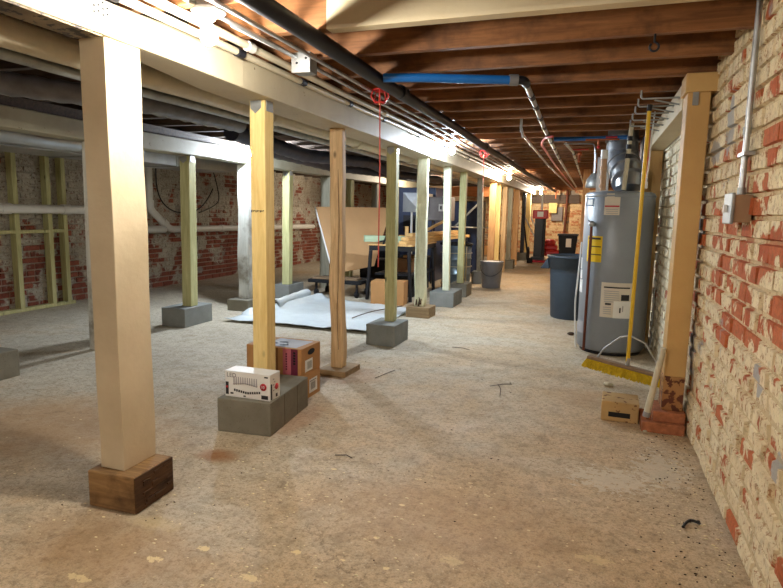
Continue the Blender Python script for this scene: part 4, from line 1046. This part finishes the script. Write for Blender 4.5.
m = MB(); m.lathe([(.03, 1.78), (.09, 1.70), (.10, 1.62), (.09, 1.60), (0, 1.60)], (-.03, 7.9, 0), 18); m.tube([(-.03, 7.9, 1.76), (-.03, 7.9, 2.03)], .015, 8); m.build('cup', M['steel_dull'], o)

# ------------------------------------------------------------------ trash can, bucket, drum
o = thing('trash_can', 'slate blue round trash can left of the water heater', 'trash can', (-.19, 7.5, 0))
m = MB(); cx_, cy_ = -.19, 7.5
m.lathe([(0, 0), (.245, 0), (.255, .02), (.285, .60), (.285, .61), (.305, .615), (.31, .74), (.33, .745), (.33, .765), (.30, .77), (.295, .745), (.25, .06), (0, .05)], (cx_, cy_, 0), 48)
m.build('can_body', M['can'], o)
m = MB()
for s_ in (1,):
    m.add([(cx_ - .31, cy_ - .09, .735), (cx_ - .31, cy_ + .09, .735), (cx_ - .40, cy_ + .07, .60), (cx_ - .40, cy_ - .07, .60), (cx_ - .29, cy_ - .09, .60), (cx_ - .29, cy_ + .09, .60)],
          [(0, 1, 2, 3), (3, 2, 5, 4), (0, 3, 4), (1, 5, 2), (0, 4, 5, 1)])
m.build('handle', M['can'], o, .006)
o = thing('bucket', 'grey plastic bucket with wire bail beside the post row', 'bucket', (-1.60, 10.0, 0)); cx_, cy_ = -1.60, 10.0
m = MB(); m.lathe([(0, 0), (.15, 0), (.155, .01), (.185, .38), (.195, .385), (.195, .43), (.20, .435), (.20, .455), (.185, .455), (.18, .40), (.145, .03), (0, .02)], (cx_, cy_, 0), 36); m.build('pail', M['bucket'], o)
m = MB(); m.tube([(cx_ + .195 * math.cos(a), cy_ - .20 * math.sin(a) * .9, .41 - .20 * math.sin(a)) for a in [PI * i / 14 for i in range(15)]], .004, 6); m.build('bail', M['iron'], o)
m = MB(); m.lathe([(.155, .44), (.150, .45), (0, .45)], (cx_, cy_, 0), 24); m.build('contents', M['white'], o)
cx_, cy_ = -2.07, 9.35
cx_, cy_ = -2.13, 9.58
o = thing('storage_drum', 'blue-grey reflective drum with dark rim behind the treated posts', 'drum', (cx_, cy_, 0))
m = MB(); m.lathe([(0, 0), (.22, 0), (.235, .02), (.24, .25), (.25, .26), (.24, .27), (.245, .50), (.255, .51), (.245, .52), (.25, .74), (.23, .74), (.22, .1), (0, .1)], (cx_, cy_, 0), 40); m.build('shell', M['drum'], o)
m = MB(); m.lathe([(.25, .73), (.275, .735), (.275, .765), (.24, .765), (.24, .73)], (cx_, cy_, 0), 40); m.build('rim', M['blackmatte'], o)
m = MB()
for z in (.1, .38, .60): m.lathe([(.258, z), (.262, z), (.262, z + .012), (.258, z + .012)], (cx_, cy_, 0), 40)
m.build('hoop', M['pvc_tan'], o)
m = MB(); m.box(cx_ + .20, cx_ + .215, cy_ - .19, cy_ - .17, .02, .72); m.build('upright_strap', M['pvc_tan'], o)

# ------------------------------------------------------------------ work table, panel, cartons
o = thing('work_table', 'black metal work table piled with lumber behind the post row', 'table', (-2.6, 8.5, 0))
tx0, tx1, ty0, ty1, tz = -3.0, -2.35, 7.75, 9.1, .80
m = MB(); m.box(tx0, tx1, ty0, ty1, tz - .02, tz); m.build('table_top', M['lumber_x'], o, .003)
m = MB(); m.box(tx0 + .01, tx1 - .01, ty0 + .01, ty1 - .01, tz - .09, tz - .021); m.build('apron', M['blackmatte'], o)
for (a, b2) in ((tx0 + .03, ty0 + .03), (tx1 - .05, ty0 + .03), (tx0 + .03, ty1 - .05), (tx1 - .05, ty1 - .05)):
    m = MB(); m.tube([(a, b2, tz - .09), (a - (.05 if a < -2.7 else -.03), b2, 0)], .028, 8); m.build('leg', M['black'], o)
m = MB(); m.box(tx0 + .02, tx1 - .02, ty0 + .25, ty1 - .05, .34, .37); m.build('lower_shelf', M['black'], o)
def board(name, label, p0, p1, w, t, mat, cat='board', roll=0.0):
    p0, p1 = Vector(p0), Vector(p1); d = (p1 - p0); L = d.length; d.normalize()
    s = d.cross(Vector((0, 0, 1))).normalized(); u = s.cross(d)
    R_ = Matrix((d, s, u)).transposed() @ Matrix.Rotation(roll, 3, 'X')
    m = MB(); m.obox((0, 0, 0), L, w, t, Matrix.Identity(3)); o = m.build(name, mat, None, .003, loc=(0, 0, 0))
    o.matrix_world = Matrix.Translation((p0 + p1) / 2) @ R_.to_4x4()
    return props(o, label, cat)
ML = wood('sawn_lumber_lengthwise', srgb(228, 190, 126), srgb(198, 152, 92), 'x'); MG = wood('green_lumber_lengthwise', srgb(176, 196, 166), srgb(150, 170, 138), 'x')
MO = wood('orange_lumber_lengthwise', srgb(220, 146, 90), srgb(188, 112, 64), 'x')
board('lumber', 'pale green board on the left end of the work table', (-3.1, 7.85, .87), (-2.6, 8.15, .86), .10, .09, MG)
board('lumber', 'longest yellow board lying along the work table', (-2.52, 7.85, .825), (-2.30, 11.2, .825), .11, .048, ML)
board('lumber', 'yellow board stacked on top of the longest one', (-2.54, 8.0, .874), (-2.34, 10.4, .874), .11, .045, ML)
board('lumber', 'topmost yellow board of the lumber pile', (-2.56, 8.3, .922), (-2.36, 10.6, .922), .10, .045, ML)
board('lumber', 'short orange offcut near the middle of the work table', (-2.79, 8.2, .83), (-2.70, 8.7, .83), .12, .05, MO)
board('lumber', 'thick yellow offcut beside the lumber pile', (-2.90, 8.85, .848), (-2.66, 8.95, .848), .09, .09, ML)
board('lumber', 'upright yellow offcut standing beside the lumber pile', (-2.68, 8.55, .802), (-2.68, 8.551, 1.04), .05, .045, ML)
board('lumber', 'yellow board tilted diagonally up from the pile', (-2.5, 8.95, .97), (-2.36, 9.6, 1.12), .05, .03, ML)
board('lumber', 'tan header board fixed high behind the treated posts', (-3.0, 12.1, 1.70), (-2.0, 12.1, 1.70), .04, .20, MO)
o = thing('hand_clamp', 'black bar clamp standing at the near edge of the table', 'clamp', (-2.8, 7.82, .8))
m = MB(); m.tube([(-2.80, 7.82, .80), (-2.74, 7.84, .95)], .014, 8); m.tube([(-2.86, 7.8, .83), (-2.74, 7.84, .86)], .012, 8); m.build('bar', M['blackmatte'], o)

# leaning hardboard panel
pts = [at(316, 207, y=8.42), at(391, 208, y=9.35), None, at(334, 274, y=8.08)]
_nn = (pts[1] - pts[0]).cross(pts[3] - pts[0]); _dd = CAMR @ Vector((374 - CX, CY - 266, -F)); pts[2] = EYE + _dd * ((pts[0] - EYE).dot(_nn) / _dd.dot(_nn))
o = thing('hardboard_panel', 'large tan hardboard panel leaning behind the rough split post', 'panel', tuple((pts[2] + pts[3]) / 2))
m = MB(); m.add(pts, [(3, 2, 1, 0)]); g = m.build('sheet', M['hardboard'], o); s_ = g.modifiers.new('Solid', 'SOLIDIFY'); s_.thickness = .018; s_.offset = 0
m = MB(); n_ = (pts[1] - pts[0]).cross(pts[3] - pts[0]).normalized() * .016
e0, e1 = pts[0], pts[3]; dd = Vector((-.028, 0, 0))
m.add([e0 + dd, e0 + Vector((-.004, 0, 0)), e1 + Vector((-.004, 0, 0)), e1 + dd, e0 + dd + Vector((0, .03, 0)), e0 + Vector((-.004, .03, 0)), e1 + Vector((-.004, .03, 0)), e1 + dd + Vector((0, .03, 0))],
      [(0, 3, 2, 1), (4, 5, 6, 7), (0, 1, 5, 4), (1, 2, 6, 5), (2, 3, 7, 6), (3, 0, 4, 7)])
m.build('white_edge', M['white'], o)
o = thing('low_cart', 'low black cart under the hardboard panel', 'cart', (-3.4, 8.3, 0))
m = MB(); m.box(-3.95, -3.12, 7.75, 8.3, .20, .25); m.build('deck', M['blackmatte'], o, .005)
for (a, b2) in ((-3.85, 7.83), (-3.2, 7.83), (-3.85, 8.22), (-3.2, 8.22)):
    m = MB(); m.tube([(a, b2, .20), (a, b2, .10)], .02, 8); m.build('leg', M['black'], o)
    m = MB(); m.lathe([(0, -.02), (.05, -.02), (.05, .02), (0, .02)], (a, b2, .05), 16, 'x'); m.build('caster', M['blackmatte'], o)
board('board', 'brown board lying on the low black cart', (-3.9, 7.88, .265), (-3.2, 7.92, .265), .22, .025, M['hardboard2'])
def ocarton(label, p, w, dpt, h, rot, mat='card', tape=True):
    o = thing('cardboard_box', label, 'box', p); o.rotation_euler[2] = 0
    R_ = Matrix.Rotation(rot, 3, 'Z'); c = Vector(p) + Vector((0, 0, h / 2))
    m = MB(); m.obox(c, w, dpt, h, R_); body = m.build('carton', M[mat], o, .004)
    if tape:
        m = MB(); m.obox(c + R_ @ Vector((0, -dpt / 2 - .001, -h * .15)), .04, .002, h * .5, R_); m.build('tape', M['card_dark'], body)
    return o
ocarton('plain cardboard box on the floor under the work table corner', (-2.60, 7.55, 0), .46, .28, .32, .10)
ocarton('reddish carton standing on the lower table shelf', (-2.62, 8.35, .371), .25, .2, .2, .1, 'card_dark')
ocarton('open tan carton further back on the table shelf', (-2.6, 8.75, .371), .3, .25, .22, -.1)
def tote(label, x0, x1, y0, y1, h, z=0.0, lid='black'):  # totes added to darken the space under and behind the table
    o = thing('filler_tote', label, 'filler tote', ((x0 + x1) / 2, (y0 + y1) / 2, z)); cx_, cy_ = (x0 + x1) / 2, (y0 + y1) / 2
    m = MB(); k = .92
    q = lambda a, b2, c: (cx_ + (a - cx_) * c, cy_ + (b2 - cy_) * c)
    bt = [(*q(a, b2, k), z) for a, b2 in ((x0, y0), (x1, y0), (x1, y1), (x0, y1))]; tp = [(*q(a, b2, .98), z + h - .03) for a, b2 in ((x0, y0), (x1, y0), (x1, y1), (x0, y1))]
    m.add(bt + tp, [(0, 3, 2, 1), (4, 5, 6, 7), (0, 1, 5, 4), (1, 2, 6, 5), (2, 3, 7, 6), (3, 0, 4, 7)]); m.build('tub', M['blackmatte'], o, .01)
    m = MB(); m.box(x0, x1, y0, y1, z + h - .029, z + h); m.build('lid', M[lid], o, .008)
tote('added black lidded tote darkening the floor under the work table', -2.92, -2.45, 8.2, 8.9, .32)
tote('added black tote darkening the floor behind the low cart, left one', -3.95, -3.45, 9.75, 10.15, .42)
tote('added black tote darkening the floor behind the low cart, beside the furnace', -3.95, -3.45, 10.2, 10.6, .6)
tote('added bin darkening the gap behind the far legs of the work table', -3.0, -2.55, 9.2, 9.5, .55)
o = thing('filler_cabinet', 'added black cabinet darkening the space deep behind the drum and the thin rail', 'cabinet', (-2.4, 12, 0))  # added so the stretch between the far posts stays dark
m = MB(); m.box(-2.75, -2.08, 11.72, 11.95, .04, 1.5); m.build('body', M['black'], o, .008)
for a, b2 in ((-2.74, -2.42), (-2.41, -2.09)):
    m = MB(); m.box(a, b2, 11.70, 11.719, .08, 1.47); dr = m.build('door', M['furnace'], o, .004)
    m = MB(); m.box(-2.44 if a < -2.5 else -2.40, -2.43 if a < -2.5 else -2.39, 11.685, 11.70, .7, .85); m.build('handle', M['steel'], dr)
# furnace group
o = thing('furnace', 'dark blue furnace cabinet behind the work table', 'furnace', (-3.0, 10.7, 0))
m = MB(); m.box(-3.4, -2.7, 10.3, 11.0, 0, 1.7); m.build('cabinet', M['furnace'], o, .01)
m = MB(); m.box(-3.3, -2.85, 10.285, 10.3, .9, 1.2); m.build('vent_panel', M['black'], o)
o = thing('duct_box', 'sheet metal duct box with a cross crease above the table', 'duct', (-2.9, 9.7, 1.27))
xA, xB, zA, zB, yA = -3.06, -2.74, 1.26, 1.58, 9.5
m = MB(); c_ = ((xA + xB) / 2, yA - .03, (zA + zB) / 2)
m.add([(xA, yA, zA), (xB, yA, zA), (xB, yA, zB), (xA, yA, zB), c_], [(0, 1, 4), (1, 2, 4), (2, 3, 4), (3, 0, 4)])
m.add([(xA, yA, zA), (xB, yA, zA), (xB, yA, zB), (xA, yA, zB), (xA, yA + .75, zA), (xB, yA + .75, zA), (xB, yA + .75, zB), (xA, yA + .75, zB)], [(0, 4, 5, 1), (1, 5, 6, 2), (2, 6, 7, 3), (3, 7, 4, 0), (4, 7, 6, 5)])
m.build('creased_sheet', M['duct'], o)
m = MB(); m.tube([(-2.93, 9.6, 0), (-2.93, 9.6, 1.26)], .02, 10); m.build('support_pipe', M['pvc'], o)
o = thing('control_box', 'grey control cabinet with a white switch right of the duct box', 'control box', (-2.5, 9.8, 1.2))
m = MB(); m.box(-2.72, -2.30, 9.75, 10.1, 1.12, 1.52); m.build('cabinet', M['greybox'], o, .008)
m = MB(); m.box(-2.50, -2.42, 9.742, 9.75, 1.28, 1.40); pl = m.build('switch_plate', M['white'], o, .002)
m = MB(); m.box(-2.475, -2.445, 9.735, 9.742, 1.31, 1.37); m.build('toggle', M['black'], pl)
m = MB(); m.box(-2.70, -2.68, 10.04, 10.09, 0, 1.12); m.build('stand', M['iron'], o)
board('leaning_board', 'pale stick leaning diagonally behind the yellow posts', (-2.6, 11.5, 1.0), (-2.1, 11.5, 1.5), .04, .03, M['steel_dull'], 'board')
pipe('steel_pipe', 'thin pale horizontal rail behind the whitewashed post', 'pipe', M['pvc'], [(-2.7, 11.6, .98), (-1.95, 11.6, .98)], .012, 8)
# shelving / clutter behind the posts further on
o = thing('storage_shelf', 'brown timber shelving behind the yellow posts', 'shelf', (-2.4, 12.8, 0))
for z in (.35, .75): m = MB(); m.box(-2.7, -1.98, 12.4, 13.6, z, z + .03); m.build('shelf_board', M['hardboard2'], o)
for (a, b2) in ((-2.7, 12.4), (-2.02, 12.4), (-2.7, 13.56), (-2.02, 13.56)):
    m = MB(); m.box(a, a + .04, b2, b2 + .04, 0, 1.0); m.build('upright', M['old_wood'], o)
ocarton('small brown carton on the low board of the timber shelving', (-2.3, 12.7, .381), .4, .3, .2, 0, 'card')
m = MB(); m.box(-3.9, -3.0, 13.9, 14.0, 0, 1.9); props(m.build('plywood_sheet', M['hardboard2']), 'brown plywood sheet standing upright deep in the left bay', 'panel')

# ------------------------------------------------------------------ far end of the aisle
o = thing('garbage_bin', 'black bin with a pale paper label at the far wall', 'bin', (-.75, 15, 0))
bx0, bx1 = at(558, 240, y=14.5).x, at(577, 240, y=14.5).x
zt_ = at(567, 236, y=14.5).z
m = MB(); m.add([(bx0 + .06, 14.55, 0), (bx1 - .06, 14.55, 0), (bx1 - .06, 15.0, 0), (bx0 + .06, 15.0, 0), (bx0, 14.5, zt_), (bx1, 14.5, zt_), (bx1, 15.05, zt_), (bx0, 15.05, zt_)],
      [(0, 3, 2, 1), (4, 5, 6, 7), (0, 1, 5, 4), (1, 2, 6, 5), (2, 3, 7, 6), (3, 0, 4, 7)]); m.build('bin_body', M['blackmatte'], o, .02)
m = MB(); m.box(bx0 - .02, bx1 + .02, 14.47, 15.08, zt_, zt_ + .04); m.build('lid', M['black'], o, .01)
lc = at(568.5, 243, y=14.48); m = MB(); m.box(lc.x - .06, lc.x + .06, 14.49, 14.515, lc.z - .1, lc.z + .1); m.build('paper_label', M['paper'], o)
mo = thing('push_mower', 'red push mower parked before the far brick wall', 'mower', (-1.25, 17, 0))
mx, my = at(550, 245, y=17).x, 17.0
m = MB(); m.box(mx - .28, mx + .28, my - .2, my + .3, .12, .28); m.box(mx - .2, mx + .2, my - .1, my + .2, .28, .42); m.build('deck', M['red'], mo, .04)
m = MB(); m.lathe([(0, .42), (.14, .42), (.16, .52), (.1, .58), (0, .58)], (mx, my, 0), 20); m.build('engine', M['red'], mo)
for (a, b2) in ((-.28, -.18), (.28, -.18), (-.28, .28), (.28, .28)):
    m = MB(); m.lathe([(0, -.03), (.10, -.03), (.11, 0), (.10, .03), (0, .03)], (mx + a, my + b2, .11), 20, 'x'); m.build('wheel', M['blackmatte'], mo)
m = MB(); m.tube([(mx - .2, my + .25, .2), (mx - .55, my + .2, .8), (mx - .75, my + .15, 1.2)], .018, 8); m.tube([(mx + .0, my + .3, .2), (mx - .4, my + .3, .8), (mx - .6, my + .25, 1.2)], .018, 8); m.build('handle', M['steel'], mo)
ux = at(539.5, 240, y=16.4).x
o = thing('tall_machine', 'tall dark upright machine with red and white top by far post', 'machine', (ux, 16.4, 0))
m = MB(); m.box(ux - .14, ux + .08, 16.3, 16.5, .1, 1.15); m.tube([(ux + .1, 16.4, .05), (ux + .1, 16.4, 1.2)], .05, 10); m.build('column', M['black'], o, .01)
m = MB(); m.box(ux - .2, ux + .2, 16.25, 16.5, 1.15, 1.38); hd = m.build('head', M['red'], o, .02)
m = MB(); m.box(ux - .08, ux + .08, 16.24, 16.25, 1.2, 1.34); m.build('white_badge', M['white'], hd)
m = MB(); m.tube([(ux + .02, 16.4, 1.38), (ux + .02, 16.4, 1.85)], .03, 10); m.build('mast', M['pvc'], o)
m = MB(); m.lathe([(0, -.03), (.17, -.03), (.2, 0), (.17, .03), (0, .03)], (ux - .28, 16.3, .2), 24, 'x'); m.build('wheel', M['blackmatte'], o)
m = MB(); m.box(ux - .2, ux + .15, 16.2, 16.6, .02, .12); m.build('foot', M['black'], o)
rx = at(543, 254, z=.03)
m = MB(); m.box(-1.5, -.6, 15.9, 16.15, 0, .05); props(m.build('red_plank', M['ink_red'], None, .01), 'long dull red plank lying on the floor before the mower', 'plank')
pipe('drain_hose', 'black hose hanging against the last posts down to the floor', 'hose', M['black'], [(-1.70, 15.0, 1.7), (-1.68, 15.1, 1.2), (-1.62, 15.4, .6), (-1.55, 15.6, .08)], .022, 10)
m = MB(); m.lathe([(0, 0), (.07, 0), (.08, .12), (.05, .14), (0, .14)], (-1.52, 15.6, 0), 16); props(m.build('floor_weight', M['blackmatte']), 'small black weight at the foot of the hanging hose', 'weight')
# far wall fittings
def farbox(name, label, cat, px0, py0, px1, py1, mat, d=.12, gap=.02):
    a, b2 = at(px0, py1, y=YF - .1), at(px1, py0, y=YF - .1)
    m = MB(); m.box(a.x, b2.x, YF - gap - d, YF - gap, a.z, b2.z); return props(m.build(name, mat, None, .01), label, cat)
farbox('fuse_box', 'pale yellow fuse box on the far brick wall', 'fuse box', 549, 203, 557.5, 213, plain('pale_yellow_box', srgb(222, 196, 122), .5), .12, .12)
farbox('meter_panel', 'dark square meter panel beside the yellow fuse box', 'panel', 551, 207, 563, 221, M['greybox'], .08)
farbox('wall_recess', 'dark plank along the top of the far brick wall', 'plank', 532, 195, 580, 203, M['joist_dark'], .08)
pipe('drain_pipe', 'rusty vertical pipe on the far wall right of the panel', 'pipe', M['brownpipe'], [(-.82, YF - .15, 2.2), (-.84, YF - .15, 1.0), (-.9, YF - .15, .1)], .035, 10)
pipe('drain_pipe', 'slim copper pipe dropping in front of the far wall', 'pipe', M['copper'], [(-1.15, YF - .5, 2.2), (-1.15, YF - .45, 1.75)], .02, 10)
ex = at(583, 205, y=10.5)
o = post('timber_stub', 'tan timber post standing between trash can and heater, far off', M['orange_wood'], (-.155, 10.6), (-.155, 10.6), .11, .1, 2.028, 0.0, .004, 6, seed=50)

# ------------------------------------------------------------------ bits on the floor
def stone(label, px, py, r, mat, sz=.6, name='stone_chip'):
    p = at(px, py, z=0); m = MB(); m.ball((p.x, p.y, r * sz * .8), r, 1.2, 1, sz, 8, 6)
    m.v = [v + Vector((noise.noise(v * 60), noise.noise(v * 60 + Vector((5, 0, 0))), 0)) * r * .4 for v in m.v]
    return props(m.build(name, mat), label, 'stone')
stone('pale stone lump on the floor below the push broom', 608, 386, .028, M['pebble'])
stone('dark lump on the floor left of the water heater foot', 571, 335, .03, M['rustlump'])
stone('white stone chip just right of the cored block', 645, 432, .012, M['pebble'])
stone('white stone chip at the foot of the right wall', 681, 436, .014, M['pebble'])
cable('short black curved hose scrap on the floor near the right wall', [at(683, 527, z=.008), at(687, 520, z=.01), at(696, 521, z=.012), at(700, 524, z=.008)], .006, M['black'], 'hose_scrap')
for k, (a, b2, lb) in enumerate((((490, 386), (512, 384), 'dry twig lying left of the cored block'), ((498, 384), (500, 396), 'tiny crossed twig in the middle of the aisle'), ((335, 455), (352, 458), 'short dark twig on the floor before the front block'), ((375, 378), (395, 370), 'thin twig right of the rough split post'), ((452, 347), (470, 350), 'bent twig farther up the aisle'))):
    a, b2 = at(*a, z=.004), at(*b2, z=.004); mid_ = (a + b2) / 2 + Vector((.01, .015, .004))
    m = MB(); m.tube([a, mid_, b2], .0025, 5); props(m.build('twig', M['rustlump']), lb, 'twig')
# countless crumbs
m = MB(); r_ = random.Random(11)
for i in range(420):
    if i < 230: x_, y_ = .58 - abs(r_.gauss(0, .16)), r_.uniform(1.7, 3.9)
    else: x_, y_ = r_.uniform(-2.6, .4), r_.uniform(1.7, 5.5)
    if x_ > .57: continue
    s = r_.uniform(.0015, .0045); m.ball((x_, y_, s * .4), s, r_.uniform(.8, 1.8), 1, .6, 5, 3)
props(m.build('crumbs', M['rustlump'], None), 'dark crumbs of mortar and dirt scattered over the concrete floor', 'debris', kind='stuff')
m = MB()
for i in range(520):
    if i < 160: x_, y_ = .58 - abs(r_.gauss(0, .15)), r_.uniform(1.7, 3.9)
    else: x_, y_ = r_.gauss(-1.2, .8), r_.uniform(1.5, 2.6)
    if x_ > .57: continue
    s = r_.uniform(.002, .006); m.ball((x_, y_, s * .15), s, r_.uniform(.8, 2), 1, .2, 6, 3)
props(m.build('paint_chips', plain('cream_paint_chip', srgb(240, 224, 180), .8, 0, .05), None), 'cream paint chips scattered over the floor near the viewer', 'debris', kind='stuff')

# ------------------------------------------------------------------ camera, render settings
for o in list(bpy.context.scene.objects):
    if '_o' in o: del o['_o']
cam = bpy.data.cameras.new('camera'); co = bpy.data.objects.new('camera', cam); C.objects.link(co)
co.matrix_world = Matrix.Translation(EYE) @ CAMR.to_4x4()
cam.sensor_width = 36; cam.lens = F / 783 * 36; cam.clip_start = .05; cam.clip_end = 100
sc = bpy.context.scene; sc.camera = co
w = bpy.data.worlds.new('world'); sc.world = w; w.use_nodes = True
w.node_tree.nodes['Background'].inputs[0].default_value = (.6, .7, 1, 1); w.node_tree.nodes['Background'].inputs[1].default_value = .05
sc.view_settings.view_transform = 'Standard'; sc.view_settings.look = 'None'; sc.view_settings.gamma = 1
sc.view_settings.use_curve_mapping = False
sc.view_settings.exposure = 2.2
sc.cycles.use_denoising = True
sc.cycles.max_bounces = 8; sc.cycles.diffuse_bounces = 5
sc.cycles.sample_clamp_indirect = 8
